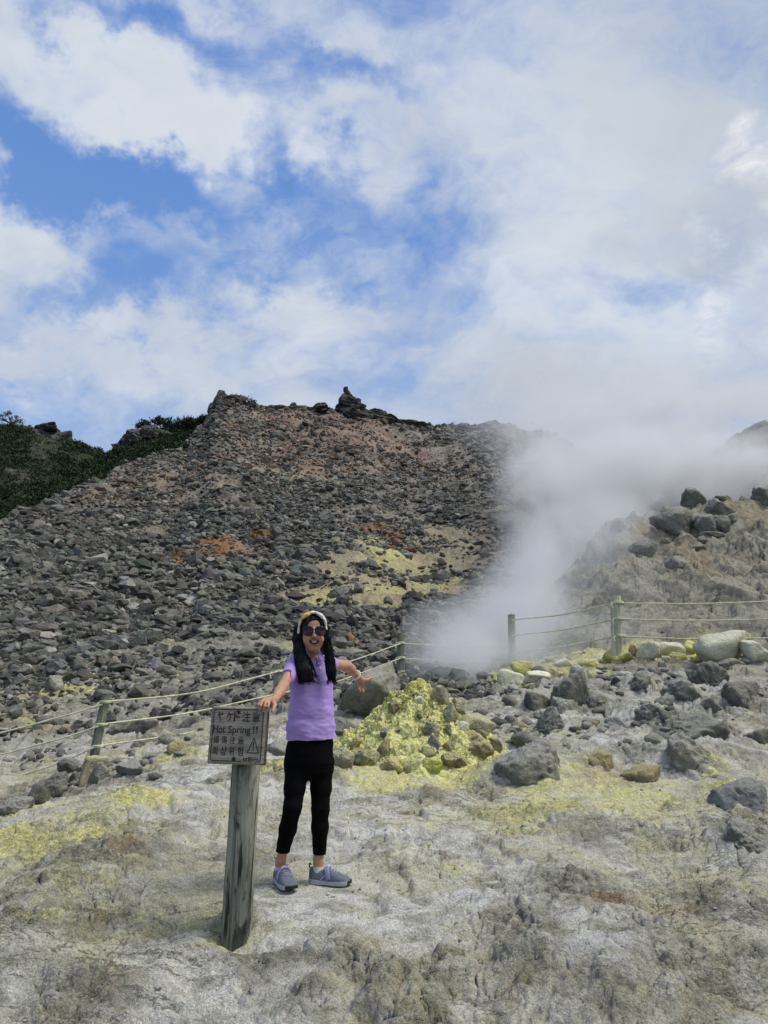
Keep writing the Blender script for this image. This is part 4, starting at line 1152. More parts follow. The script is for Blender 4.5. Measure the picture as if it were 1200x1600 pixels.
def left_fence():
    Y1, Y2, Y3 = 8.55, 10.3, 13.0
    org = np.array([PY(155, 1200, Y1)[0], Y1, 0.0]); org[2] = float(H(org[:1], org[1:2])[0])
    f = thing('rope_fence', 'rope fence of weathered posts running behind the sign and the girl on the left', 'fence', org)
    b1, t1 = fence_post(f, org, 166, 1087, 150, Y1, .056, 3)
    b2, t2 = fence_post(f, org, 434, 1037, 434, Y2, .066, 5)
    b3, t3 = fence_post(f, org, 627, 990, 626, Y3, .070, 8)
    b0, t0 = fence_post(f, org, -170, 1130, -176, 8.3, .056, 12)
    rd = .0098
    PYa = lambda u, v, Y, dy=-.07: PY(u, v, Y + dy)
    R1 = [(161, 1101), (155, 1135), (150, 1167)]; R0 = [(-170, 1188), (-172, 1222), (-174, 1262)]
    M0 = [(70, 1127), (70, 1161), (60, 1203)]
    for (a, b, m_) in zip(R0, R1, M0):
        rope(f, org, [PYa(*a, 8.3), PYa(*m_, 8.45), PYa(*b, Y1)], rd)
    L1 = [(166, 1097), (160, 1132), (154, 1166)]; L2 = [(434, 1049), (434, 1084), (434, 1114)]; Mm = [(310, 1081), (300, 1113), (300, 1144)]
    for (a, b, m_) in zip(L1, L2, Mm):
        rope(f, org, [PYa(*a, Y1), PYa(*m_, 9.4), PYa(*b, Y2)], rd)
        knot(f, org, PY(*a, Y1), .066, .011); knot(f, org, PY(*b, Y2), .072, .011)
    L3 = [(626, 1005), (626, 1028), (626, 1050)]; Mn = [(535, 1037), (530, 1064), (530, 1097)]
    for (a, b, m_) in zip(L2, L3, Mn):
        rope(f, org, [PYa(*a, Y2), PYa(*m_, 11.6), PYa(*b, Y3)], rd)
    E3 = [(800, 1012), (800, 1035), (800, 1060)]; Mo = [(710, 1010), (710, 1034), (710, 1057)]
    for (a, b, m_) in zip(L3, E3, Mo):
        rope(f, org, [PYa(*a, Y3), PYa(*m_, 13.6), PYa(*b, 13.8)], rd)
        knot(f, org, PY(*a, Y3), .076, .012)

def right_fence():
    Y1, Y2, Y3 = 12.4, 13.7, 12.6
    org = np.array([PY(966, 1015, Y1)[0], Y1, 0.0]); org[2] = float(H(org[:1], org[1:2])[0])
    f = thing('rope_fence', 'three strand rope fence with a pale splintered post above the yellow rocks on the right', 'fence', org)
    fence_post(f, org, 962, 932, 968, Y1, .092, 21, 'palepost')
    fence_post(f, org, 799, 960, 802, Y2, .075, 23)
    fence_post(f, org, 1330, 925, 1334, Y3, .085, 27)
    rd = .0128
    A = [(964, 942), (966, 967), (968, 994)]; Bq = [(1332, 934), (1333, 963), (1334, 993)]; Mm = [(1105, 943), (1110, 969.5), (1110, 998.5)]
    C = [(800, 969), (801, 993), (802, 1020)]; Mc = [(885, 959), (885, 983), (885, 1009)]
    for a, b, m_, c, mc in zip(A, Bq, Mm, C, Mc):
        rope(f, org, [PY(*a, Y1 - .1), PY(*m_, Y1 - .05), PY(*b, Y3 - .1)], rd)
        rope(f, org, [PY(*a, Y1 - .1), PY(*mc, 13.0), PY(*c, Y2 - .09)], rd)
        knot(f, org, PY(a[0], a[1], Y1), .098, .015)
left_fence(); right_fence()

def footing():
    """Cast concrete block at the foot of the leaning fence post."""
    bm = bmesh.new()
    p = hit(134, 1226); s = p[1] / F / ray(134, 1226)[1] * 1.0
    t = p[1] / ray(134, 1226)[1] / F
    w, h = 38 * t, 40 * t
    vs = []
    for z, k in ((-.06, 1.0), (h, .86)):
        for sx, sy in ((-1, -1), (1, -1), (1, 1), (-1, 1)):
            vs.append(bm.verts.new((sx * w / 2 * k + (.02 if z > 0 else 0), sy * w / 2 * k, z)))
    for q in ((0, 3, 2, 1), (4, 5, 6, 7), (0, 1, 5, 4), (1, 2, 6, 5), (2, 3, 7, 6), (3, 0, 4, 7)):
        bm.faces.new([vs[i] for i in q])
    bmesh.ops.subdivide_edges(bm, edges=bm.edges, cuts=7, use_grid_fill=True)
    for v in bm.verts:
        n = mnoise.fractal(v.co * 12, 1, 2, 4)
        v.co += v.co.normalized() * n * .012
    me = bpy.data.meshes.new('concrete_footing'); bm.to_mesh(me); bm.free()
    me.materials.append(M['olive'])
    for q in me.polygons: q.use_smooth = True
    o = bpy.data.objects.new('concrete_footing', me); COL.objects.link(o)
    o.location = (p[0], p[1] + w * .5, p[2]); o.rotation_euler = (0, R(4), R(24))
    tag(o, 'weathered concrete footing block at the base of the leaning left fence post', 'footing')
footing()

# gravel: crumbs and grit lying on the crust, too many to count
def gravel():
    rs = np.random.RandomState(31)
    V0, F0 = ICO[2]; bm = None
    n = 16000
    ly = rs.uniform(math.log(2.4), math.log(11), n); y = np.exp(ly); a = rs.uniform(-.62, .62, n); x = a * y
    S, Rr, T, K, Pl = zones(x, y)
    cl = fbm2(x * 1.6, y * 1.6, 4, 401)
    keep = rs.rand(n) < np.clip(.10 + S * 1.0 + T * .6 + np.clip(cl, 0, 1) * .9, 0, 1)
    x, y, S = x[keep], y[keep], S[keep]; n = len(x)
    z = H(x, y)
    size = np.minimum(np.exp(rs.normal(0, .6, n)) * .0040 * (y / 4) ** .35, .024)
    ICO1 = np.array([[0, 0, 1], [.89, 0, .45], [.28, .85, .45], [-.72, .53, .45], [-.72, -.53, .45], [.28, -.85, .45], [.72, .53, -.45], [-.28, .85, -.45], [-.89, 0, -.45], [-.28, -.85, -.45], [.72, -.53, -.45], [0, 0, -1]])
    IF = np.array([[0, 1, 2], [0, 2, 3], [0, 3, 4], [0, 4, 5], [0, 5, 1], [1, 6, 2], [2, 7, 3], [3, 8, 4], [4, 9, 5], [5, 10, 1], [2, 6, 7], [3, 7, 8], [4, 8, 9], [5, 9, 10], [1, 10, 6], [11, 7, 6], [11, 8, 7], [11, 9, 8], [11, 10, 9], [11, 6, 10]])
    W = ICO1[None] * rs.uniform(.6, 1.3, (n, 12, 1)) * rs.uniform(.6, 1.2, (n, 1, 3)) * size[:, None, None]
    W += np.stack([x, y, z + size * .2], 1)[:, None]
    tone = rs.uniform(.20, .48, n)[:, None] * np.array([1, .98, .86])
    ye = rs.rand(n) < S; tone[ye] = rs.uniform(.7, 1.1, (ye.sum(), 1)) * np.array([.46, .42, .16])
    Fc = (IF[None] + (np.arange(n) * 12)[:, None, None]).reshape(-1, 3)
    o = mesh_np('gravel', W.reshape(-1, 3), Fc, M['scree'], False, attrs={'tone': np.repeat(tone, 12, 0)})
    tag(o, kind='stuff')
gravel()

def rubble():
    rs = np.random.RandomState(41); n = 9000
    ly = rs.uniform(math.log(5.6), math.log(15), n); y = np.exp(ly); a = rs.uniform(-.62, .60, n); x = a * y
    cl = fbm2(x * .7, y * .7, 4, 411); rt = masks_disp(x, y)[1]
    right = sstep(.05, .16, a) * sstep(6.4, 7.6, y); left = sstep(-.2, -.3, a) * sstep(6.8, 7.8, y)
    keep = rs.rand(n) < np.clip(cl * 2.2 + .12, 0, 1) * np.clip(right + left * .7 + .12 * sstep(6.5, 8, y), 0, 1)
    keep &= np.hypot(x - MOUND_C[0], y - MOUND_C[1]) > .95
    x, y = x[keep], y[keep]; n = len(x); z = H(x, y)
    size = np.minimum(np.exp(rs.normal(0, .6, n)) * .032 * (y / 8) ** .5, .15)
    Vs, Fs, Ts, off = [], [], [], 0
    V0, F0 = ICO[2]; prot = [rock_shape(600 + k, 2, 22, 11, rough=.08, fine=.03)[0] for k in range(10)]
    base = np.array([[.20, .195, .165], [.11, .11, .095], [.34, .33, .29], [.30, .27, .15]])
    for i in range(n):
        W = rotz(prot[i % 10] * rs.uniform(.65, 1.2, 3) * np.array([1.1, 1.0, .7]), rs.uniform(0, 6.28)) * size[i] + [x[i], y[i], z[i] + size[i] * .12]
        Vs.append(W); Fs.append(F0 + off); off += len(W); c = base[rs.choice(4, p=[.42, .28, .22, .08])] * rs.uniform(.8, 1.2); Ts.append(np.repeat(c[None], len(W), 0))
    o = mesh_np('rubble', np.concatenate(Vs), np.concatenate(Fs), M['scree'], True, attrs={'tone': np.concatenate(Ts)})
    tag(o, kind='stuff'); print('rubble', n)
rubble()
# ------------------------------------------------------------------ distance-field modelling (smooth unions, meshed with surface nets)
def surf_nets(D, lo, h):
    S = D < 0
    nx, ny, nz = D.shape
    cnt = np.zeros((nx - 1, ny - 1, nz - 1), np.uint8)
    for i in (0, 1):
        for j in (0, 1):
            for k in (0, 1):
                cnt += S[i:nx - 1 + i, j:ny - 1 + j, k:nz - 1 + k]
    act = np.argwhere((cnt > 0) & (cnt < 8))
    ids = np.full(cnt.shape, -1, np.int64); ids[tuple(act.T)] = np.arange(len(act))
    cor = [(i, j, k) for i in (0, 1) for j in (0, 1) for k in (0, 1)]
    val = {c: D[act[:, 0] + c[0], act[:, 1] + c[1], act[:, 2] + c[2]] for c in cor}
    pos = np.zeros((len(act), 3)); n = np.zeros(len(act))
    for c in cor:
        for ax in range(3):
            if c[ax]: continue
            c2 = list(c); c2[ax] = 1; c2 = tuple(c2)
            a, b = val[c], val[c2]; m = (a < 0) != (b < 0)
            t = np.where(m, a / np.where(m, a - b, 1), 0)
            q = np.array(c, float)[None] + t[:, None] * (np.array(c2) - np.array(c))[None]
            pos += np.where(m[:, None], q, 0); n += m
    V = (act + pos / n[:, None]) * h + lo
    quads = []
    for ax in range(3):
        s1 = [slice(None)] * 3; s2 = [slice(None)] * 3
        s1[ax] = slice(0, -1); s2[ax] = slice(1, None)
        A, Bm = S[tuple(s1)], S[tuple(s2)]
        e = np.argwhere(A != Bm)
        b_, c_ = [(1, 2), (2, 0), (0, 1)][ax]
        ok = (e[:, b_] > 0) & (e[:, c_] > 0) & (e[:, b_] < D.shape[b_] - 1) & (e[:, c_] < D.shape[c_] - 1)
        e = e[ok]; ins = A[tuple(e.T)]
        def cell(db, dc):
            q = e.copy(); q[:, b_] += db; q[:, c_] += dc; return ids[tuple(q.T)]
        qd = np.stack([cell(-1, -1), cell(0, -1), cell(0, 0), cell(-1, 0)], 1)
        qd[~ins] = qd[~ins][:, ::-1]
        quads.append(qd)
    return V, np.concatenate(quads)

def relax(V, Fq, it=2, k=.5):
    E = np.concatenate([Fq[:, [0, 1]], Fq[:, [1, 2]], Fq[:, [2, 3]], Fq[:, [3, 0]]])
    E = np.concatenate([E, E[:, ::-1]])
    deg = np.bincount(E[:, 0], minlength=len(V))[:, None]
    for _ in range(it):
        s = np.stack([np.bincount(E[:, 0], V[E[:, 1], c], minlength=len(V)) for c in range(3)], 1)
        V = V * (1 - k) + k * s / np.maximum(deg, 1)
    return V

def vnormals(V, Fq):
    n = np.cross(V[Fq[:, 2]] - V[Fq[:, 0]], V[Fq[:, 3]] - V[Fq[:, 1]])
    N = np.zeros_like(V)
    for c in range(4): np.add.at(N, Fq[:, c], n)
    return N / (np.linalg.norm(N, axis=1)[:, None] + 1e-12)

class Vox:
    def __init__(s, lo, hi, h):
        s.h = h; s.lo = np.array(lo, float)
        n = np.ceil((np.array(hi) - s.lo) / h).astype(int) + 1
        s.ax = [s.lo[i] + h * np.arange(n[i]) for i in range(3)]
        s.D = np.full(tuple(n), .06, np.float32)
    def _sl(s, lo, hi, pad):
        sl = []
        for i in range(3):
            a = int(np.clip(np.floor((lo[i] - pad - s.lo[i]) / s.h), 0, len(s.ax[i]) - 1)); b = int(np.clip(np.ceil((hi[i] + pad - s.lo[i]) / s.h) + 1, a + 1, len(s.ax[i])))
            sl.append(slice(a, b))
        X = s.ax[0][sl[0]][:, None, None].astype(np.float32); Y = s.ax[1][sl[1]][None, :, None].astype(np.float32); Z = s.ax[2][sl[2]][None, None, :].astype(np.float32)
        return tuple(sl), X, Y, Z
    def _put(s, sl, d, k, op):
        a = s.D[sl]
        if op == 'add':
            if k > 0:
                hh = np.clip(.5 + .5 * (a - d) / k, 0, 1); s.D[sl] = a * (1 - hh) + d * hh - k * hh * (1 - hh)
            else: s.D[sl] = np.minimum(a, d)
        elif op == 'cut':
            if k > 0:
                hh = np.clip(.5 - .5 * (a + d) / k, 0, 1); s.D[sl] = a * (1 - hh) - d * hh + k * hh * (1 - hh)
            else: s.D[sl] = np.maximum(a, -d)
    def cone(s, a, b, ra, rb, k=.01, op='add', flat=None):
        a = np.asarray(a, float); b = np.asarray(b, float); r = max(ra, rb)
        sl, X, Y, Z = s._sl(np.minimum(a, b) - r, np.maximum(a, b) + r, .05)
        ab = b - a; L = ab.dot(ab) + 1e-12
        t = np.clip(((X - a[0]) * ab[0] + (Y - a[1]) * ab[1] + (Z - a[2]) * ab[2]) / L, 0, 1)
        dy = (Y - a[1] - t * ab[1])
        if flat: dy = dy * flat
        d = np.sqrt((X - a[0] - t * ab[0]) ** 2 + dy ** 2 + (Z - a[2] - t * ab[2]) ** 2) - (ra + (rb - ra) * t)
        s._put(sl, d, k, op)
    def ell(s, c, r, k=.01, op='add', rot=None):
        c = np.asarray(c, float); r = np.asarray(r, float); m = r.max()
        sl, X, Y, Z = s._sl(c - m, c + m, .05)
        x, y, z = X - c[0], Y - c[1], Z - c[2]
        if rot is not None:
            x, y, z = [rot[i][0] * x + rot[i][1] * y + rot[i][2] * z for i in range(3)]
        k0 = np.sqrt((x / r[0]) ** 2 + (y / r[1]) ** 2 + (z / r[2]) ** 2); k1 = np.sqrt((x / r[0] ** 2) ** 2 + (y / r[1] ** 2) ** 2 + (z / r[2] ** 2) ** 2)
        s._put(sl, k0 * (k0 - 1) / np.maximum(k1, 1e-6), k, op)
    def loft(s, tab, yaw=0.0, k=.01, op='add', pw=2.0):
        """Stack of ellipses: rows z, cx, cy, rx, ry (rising z)."""
        T = np.array(sorted(tab)); rm = T[:, 3:].max()
        lo = [T[:, 1].min() - rm, T[:, 2].min() - rm, T[0, 0]]; hi = [T[:, 1].max() + rm, T[:, 2].max() + rm, T[-1, 0]]
        sl, X, Y, Z = s._sl(lo, hi, .03)
        q = [np.interp(Z, T[:, 0], T[:, i]) for i in range(1, 5)]
        x = X - q[0]; y = Y - q[1]; c, sn = math.cos(yaw), math.sin(yaw)
        xr = x * c + y * sn; yr = -x * sn + y * c
        d = ((np.abs(xr / q[2]) ** pw + np.abs(yr / q[3]) ** pw) ** (1 / pw) - 1) * np.minimum(q[2], q[3])
        d = np.maximum(d, np.maximum(T[0, 0] - Z, Z - T[-1, 0]))
        s._put(sl, d, k, op)
    def plane_cut(s, p, n, lo, hi):
        """Remove what lies on the side of n, inside the box lo..hi."""
        n = np.asarray(n, float) / np.linalg.norm(n)
        sl, X, Y, Z = s._sl(lo, hi, 0)
        s.D[sl] = np.maximum(s.D[sl], (X - p[0]) * n[0] + (Y - p[1]) * n[1] + (Z - p[2]) * n[2])
    def mesh(s, it=1):
        V, Fq = surf_nets(s.D, s.lo, s.h)
        return relax(V, Fq, it), Fq

# ------------------------------------------------------------------ materials of the girl
def simple_mat(name, col, rough=.7, spec=.3, bump=None, var=.0, scale=40, sss=0.0):
    m, t, b = new_mat(name)
    P = t.node('ShaderNodeTexCoord').outputs['Object']
    if var:
        n = t.noise(P, scale, 5, .6)
        c = t.mix(t.rng(n, .3, .7, smooth=False), tuple(k * (1 - var) for k in col), tuple(min(k * (1 + var), 1) for k in col)); t.l.new(c, b.inputs['Base Color'])
    else: b.inputs['Base Color'].default_value = (*col, 1)
    b.inputs['Roughness'].default_value = rough; b.inputs['Specular IOR Level'].default_value = spec
    if bump: t.l.new(t.bump(t.noise(P, bump[0], 4, .6), bump[1], bump[2]), b.inputs['Normal'])
    if sss:
        b.inputs['Subsurface Weight'].default_value = sss; b.inputs['Subsurface Radius'].default_value = (.012, .005, .003); b.inputs['Subsurface Scale'].default_value = 1.0
    return m
def mat_skin():
    m, t, b = new_mat('skin')
    P = t.node('ShaderNodeTexCoord').outputs['Object']; at = t.node('ShaderNodeAttribute', attribute_name='paint')
    n = t.noise(P, 35, 4, .6)
    c = t.mix(t.rng(n, .3, .7, smooth=False), (.40, .215, .135), (.50, .285, .185))
    r, g, bl = t.sepc(at.outputs['Color'])
    c = t.mix(r, c, (.36, .105, .095)); c = t.mix(g, c, (.03, .008, .008)); c = t.mix(bl, c, (.55, .34, .28))
    t.l.new(c, b.inputs['Base Color'])
    b.inputs['Roughness'].default_value = .5; b.inputs['Specular IOR Level'].default_value = .35
    b.inputs['Subsurface Weight'].default_value = .12; b.inputs['Subsurface Radius'].default_value = (.010, .004, .002); b.inputs['Subsurface Scale'].default_value = 1.0
    return m
def mat_hair():
    m, t, b = new_mat('black_hair')
    P = t.node('ShaderNodeTexCoord').outputs['Object']
    n = t.noise(t.mapping(P, scale=(1, 1, .05)), 240, 4, .7, .3)
    t.l.new(t.mix(t.rng(n, .35, .65), (.0015, .0015, .002), (.005, .005, .005)), b.inputs['Base Color'])
    t.l.new(t.bump(n, .8, .006), b.inputs['Normal'])
    b.inputs['Roughness'].default_value = .40; b.inputs['Specular IOR Level'].default_value = .16
    return m
def mat_cloth(name, c1, c2, weave=420, wb=.35):
    m, t, b = new_mat(name)
    P = t.node('ShaderNodeTexCoord').outputs['Object']
    n = t.noise(P, 9, 5, .6, .5); n2 = t.noise(P, weave, 2, .6)
    c = t.mix(t.rng(n, .3, .7), c1, c2)
    t.l.new(c, b.inputs['Base Color'])
    f = t.noise(t.mapping(P, rot=(0, .5, .2), scale=(1, 1, .5)), 9, 4, .5, .8)
    t.l.new(t.bump(t.math('ADD', t.math('MULTIPLY', f, 1.0), t.math('MULTIPLY', n2, .02)), wb, .03), b.inputs['Normal'])
    b.inputs['Roughness'].default_value = .85; b.inputs['Specular IOR Level'].default_value = .15
    b.inputs['Sheen Weight'].default_value = .15
    return m
M['skin'] = mat_skin(); M['hair'] = mat_hair()
M['shirt'] = mat_cloth('lavender_cotton', (.34, .235, .56), (.42, .30, .65), wb=.30)
M['trouser'] = mat_cloth('black_cotton', (.0022, .0022, .0025), (.004, .004, .0045), wb=.5)
M['trouser'].node_tree.nodes['Principled BSDF'].inputs['Sheen Weight'].default_value = 0.0
M['trouser'].node_tree.nodes['Principled BSDF'].inputs['Specular IOR Level'].default_value = .06
M['shoe'] = simple_mat('grey_mesh_fabric', (.125, .135, .17), .8, .2, (260, .5, .003), .22, 90)
M['sole'] = simple_mat('light_grey_rubber', (.36, .36, .40), .6, .3, None, .1, 50)
M['blackrub'] = simple_mat('black_rubber', (.015, .015, .017), .6)
M['strap'] = simple_mat('lavender_strap', (.24, .235, .40), .7, .2, (200, .3, .002), .12, 60)
M['stripe'] = simple_mat('pale_lavender_patch', (.50, .42, .62), .6)
M['lace'] = simple_mat('grey_lace', (.36, .37, .45), .8)
M['sock'] = simple_mat('white_sock', (.55, .54, .50), .9)
M['pinkcloth'] = simple_mat('dusty_pink_lining', (.30, .15, .14), .9)
M['bandwhite'] = simple_mat('white_cloth', (.72, .70, .62), .8, .2, (150, .5, .004), .08, 40)
M['bandyellow'] = simple_mat('golden_yellow_cloth', (.70, .46, .14), .8, .2, (150, .5, .004), .2, 60)
M['teeth'] = simple_mat('teeth', (.80, .78, .72), .3, .5)
M['frame'] = simple_mat('dark_plastic', (.022, .010, .016), .25, .5)
def mat_lens():
    m, t, b = new_mat('tinted_lens')
    z = t.sep(t.node('ShaderNodeTexCoord').outputs['Object'])[2]
    t.l.new(t.mix(t.rng(z, -.022, .016, 0, 1), (.085, .026, .040), (.012, .006, .011)), b.inputs['Base Color'])
    b.inputs['Roughness'].default_value = .15; b.inputs['Specular IOR Level'].default_value = .3
    return m
M['lens'] = mat_lens()

# ------------------------------------------------------------------ the girl
def girl():
    p = PY
    gx = p(478, 1380, 3.95)
    org = np.array([gx[0], 3.95, float(H(np.array([gx[0]]), np.array([3.95]))[0])])
    g = thing('person', 'girl in a lavender polo shirt, black trousers and sunglasses, one hand on the wooden sign', 'person', org)
    def add(name, V, Fq, mat, parent=g, smooth=True, attrs=None, matidx=None, o_=org):
        return mesh_np(name, V - o_, Fq, mat, smooth, parent, attrs, matidx)

    shL, elL, wrL = p(460, 1037, 3.905), p(442, 1073, 3.72), p(428.5, 1094, 3.545)
    shR, elR, wrR = p(517, 1038, 3.985), p(542, 1040, 4.13), p(557, 1055, 4.24)
    hipL, knL, anL = p(466, 1184, 3.91), p(457, 1262, 3.86), p(438.5, 1346, 3.97)
    hipR, knR, anR = p(501, 1183, 3.95), p(500.5, 1262, 3.93), p(497.5, 1344, 3.97)
    skull = p(489.6, 982, 3.915)

    # --- body: one continuous skin surface
    h = .0034
    lo = p(400, 1392, 3.3); hi = p(588, 952, 4.3)
    vb = Vox([p(400, 1100, 3.35)[0], 3.34, org[2] + .02], [p(586, 1060, 4.36)[0], 4.36, p(490, 955, 3.9)[2] + .02], h)
    vb.loft([(p(0, 1200, 3.93)[2], (hipL[0] + hipR[0]) / 2, 3.93, .10, .07), (p(0, 1150, 3.93)[2], p(486, 1150, 3.93)[0], 3.93, .10, .066), (p(0, 1110, 3.93)[2], p(487, 1110, 3.93)[0], 3.935, .093, .062),
             (p(0, 1065, 3.93)[2], p(488, 1065, 3.93)[0], 3.94, .098, .066), (p(0, 1040, 3.93)[2], p(488.5, 1040, 3.93)[0], 3.945, .085, .055), (p(0, 1030, 3.93)[2], p(489, 1030, 3.93)[0], 3.945, .05, .045)], R(12), k=0)
    vb.cone(shL, shR, .036, .036, .03)
    vb.cone(p(489, 1008, 3.935), p(489, 1036, 3.945), .036, .045, .025)
    # head
    vb.ell(skull, (.066, .084, .083), .02)
    vb.ell(p(490, 999, 3.882), (.053, .062, .066), .03)
    vb.cone(p(488, 1011.5, 3.846), p(492.5, 1011.5, 3.846), .019, .019, .022)
    vb.ell(p(480, 999, 3.838), (.021, .018, .022), .02); vb.ell(p(500.5, 999, 3.838), (.020, .018, .022), .02)
    vb.ell(p(490, 974, 3.868), (.045, .026, .030), .02)
    vb.cone(p(490.8, 984, 3.828), p(491.6, 994, 3.808), .0075, .0115, .010)
    vb.ell(p(488.6, 995, 3.817), (.0075, .008, .006), .006); vb.ell(p(494.4, 995, 3.817), (.0075, .008, .006), .006)
    vb.cone(p(485, 1007.6, 3.824), p(496, 1007.4, 3.824), .0062, .0062, .006)
    mc = p(490.7, 1003.6, 3.818)
    vb.ell(p(490.7, 1001.6, 3.818), (.0240, .024, .0162), .003, 'cut')
    vb.cone(p(484.0, 998.9, 3.826), p(488.6, 999.2, 3.818), .0042, .0050, .003); vb.cone(p(488.6, 999.2, 3.818), p(493, 999.2, 3.818), .0050, .0050, .003); vb.cone(p(493, 999.2, 3.818), p(497.4, 998.8, 3.826), .0050, .0042, .003)
    vb.cone(p(487.6, 1007.4, 3.823), p(493.8, 1007.4, 3.823), .0055, .0058, .004)
    # arms
    vb.cone(shL, elL, .032, .0250, .02); vb.cone(elL, elL * .6 + wrL * .4, .0248, .0250, .02); vb.cone(elL * .6 + wrL * .4, wrL, .0250, .0172, .02)
    vb.cone(shR, elR, .033, .0268, .02); vb.cone(elR, elR * .6 + wrR * .4, .0265, .0262, .02); vb.cone(elR * .6 + wrR * .4, wrR, .0262, .0185, .02)
    # legs (under the trousers) and ankles
    for a, b_, c in ((hipL, knL, anL), (hipR, knR, anR)):
        vb.cone(a, b_, .056, .040, .03); vb.cone(b_, b_ * .65 + c * .35, .034, .034, .02); vb.cone(b_ * .65 + c * .35, c, .034, .0235, .02); vb.cone(c, c - [0, 0, .03], .0235, .026, .02)
    # left-of-picture hand, on the corner of the sign
    def finger(pts, r0, r1, root=None):
        q = [np.asarray(x) for x in pts]; m_ = len(q) - 1
        for i in range(m_):
            a_, b_ = r0 + (r1 - r0) * i / m_, r0 + (r1 - r0) * (i + 1) / m_
            vb.cone(q[i], q[i + 1], a_, b_, .0035 if i else .006)
    vb.cone(wrL, p(419.5, 1094.2, 3.462), .0168, .0160, .012); vb.cone(wrL, p(413.5, 1094.0, 3.455), .0160, .0125, .010); vb.cone(p(420, 1095, 3.462), p(412, 1094.2, 3.452), .0125, .0105, .008)
    finger([p(411.5, 1094.5, 3.452), p(406.4, 1096.6, 3.40), p(403.6, 1101.5, 3.378), p(403.4, 1105.6, 3.383)], .0068, .0054)
    finger([p(414.0, 1093.8, 3.450), p(409.6, 1096.3, 3.392), p(407.3, 1102.5, 3.370), p(406.2, 1109.4, 3.378)], .0070, .0056)
    finger([p(417.2, 1093.6, 3.450), p(415.0, 1096.5, 3.390), p(413.6, 1103.5, 3.366), p(412.0, 1111.4, 3.376)], .0072, .0057)
    finger([p(420.6, 1094.3, 3.455), p(420.2, 1097.6, 3.393), p(419.0, 1104.0, 3.370), p(417.6, 1110.8, 3.378)], .0070, .0056)
    finger([p(427, 1096, 3.52), p(429.0, 1101.5, 3.475), p(427.8, 1107.5, 3.445), p(425.6, 1111.5, 3.43)], .0125, .0072)
    # right-of-picture hand, pointing back at the mound
    pc = p(564, 1062, 4.285)
    vb.cone(wrR, pc, .0190, .0185, .012); vb.cone(p(560.5, 1063.5, 4.285), p(567.5, 1064.0, 4.30), .0145, .0145, .010)
    finger([p(566, 1061.5, 4.29), p(573.5, 1062.5, 4.31), p(578, 1060.4, 4.32), p(582.2, 1058.9, 4.325)], .0125, .0062)
    finger([p(560.0, 1066, 4.285), p(559.0, 1070, 4.29), p(560.2, 1074, 4.285), p(561.0, 1077.0, 4.28)], .0085, .0060)
    finger([p(563.0, 1066.5, 4.29), p(561.8, 1071, 4.30), p(561.6, 1076, 4.295), p(562.8, 1080.2, 4.29)], .0086, .0062)
    finger([p(565.8, 1066.5, 4.295), p(565.0, 1071, 4.31), p(566.2, 1076, 4.31), p(567.8, 1080.6, 4.30)], .0086, .0062)
    finger([p(568.0, 1065.5, 4.30), p(568.4, 1069.5, 4.325), p(569.2, 1073.5, 4.335), p(569.6, 1077.0, 4.33)], .0080, .0060)
    V, Fq = vb.mesh(1)
    paint = np.zeros((len(V), 3))
    q = (V - p(490.7, 1003.3, 3.818)) / np.array([.0280, .03, .0190]); rr_ = np.linalg.norm(q[:, [0, 2]], axis=1); front = V[:, 1] < 3.87
    inside = (np.linalg.norm((V - p(490.7, 1001.6, 3.818)) / np.array([.0248, .026, .0170]), axis=1) < 1.0) & (V[:, 2] < p(0, 1000.4, 3.82)[2]) & (V[:, 2] > p(0, 1006.9, 3.82)[2])
    paint[:, 0] = sstep(1.22, .98, rr_) * front * .75; paint[:, 1] = (inside & front) * 1.0
    for tip in ((404.3, 1105.6, 3.377), (406.0, 1108.4, 3.371), (412.5, 1110.4, 3.369), (417.2, 1109.8, 3.371)):
        paint[:, 2] = np.maximum(paint[:, 2], np.exp(-(np.linalg.norm(V - p(*tip), axis=1) / .0055) ** 2))
    add('body', V, Fq, M['skin'], attrs={'paint': paint})
    del vb
    # teeth
    a = np.linspace(-1, 1, 22); U = 490.7 + a * 6.1
    top = np.array([p(u, 1000.0, 3.8285 + .010 * x * x) for u, x in zip(U, a)]); bot = np.array([p(u, 1004.0 - 2.4 * x * x, 3.8275 + .010 * x * x) for u, x in zip(U, a)])
    bk = top + [0, .006, 0]
    V = np.vstack([bk, top, bot]); Fq = np.concatenate([grid_faces(3, 22)])
    add('teeth', V, Fq, M['teeth'])
    # near-black painted floor of the smile is the body's own mouth cavity

    # --- trousers
    vt = Vox([p(418, 1200, 3.9)[0], 3.78, p(0, 1350, 3.95)[2]], [p(532, 1200, 3.9)[0], 4.08, p(0, 1138, 3.93)[2]], .0034)
    zc = lambda v, Y=3.93: p(0, v, Y)[2]
    xc = lambda u, v, Y=3.93: p(u, v, Y)[0]
    vt.loft([(zc(1216), xc(483.5, 1216), 3.93, .070, .040), (zc(1206), xc(483.5, 1206), 3.93, .108, .072), (zc(1192), xc(483, 1192), 3.93, .124, .092), (zc(1175), xc(483, 1175), 3.93, .126, .094), (zc(1160), xc(485, 1160), 3.93, .122, .088), (zc(1152), xc(486, 1152), 3.93, .112, .078), (zc(1142), xc(486, 1142), 3.93, .106, .072)], R(12), k=0)
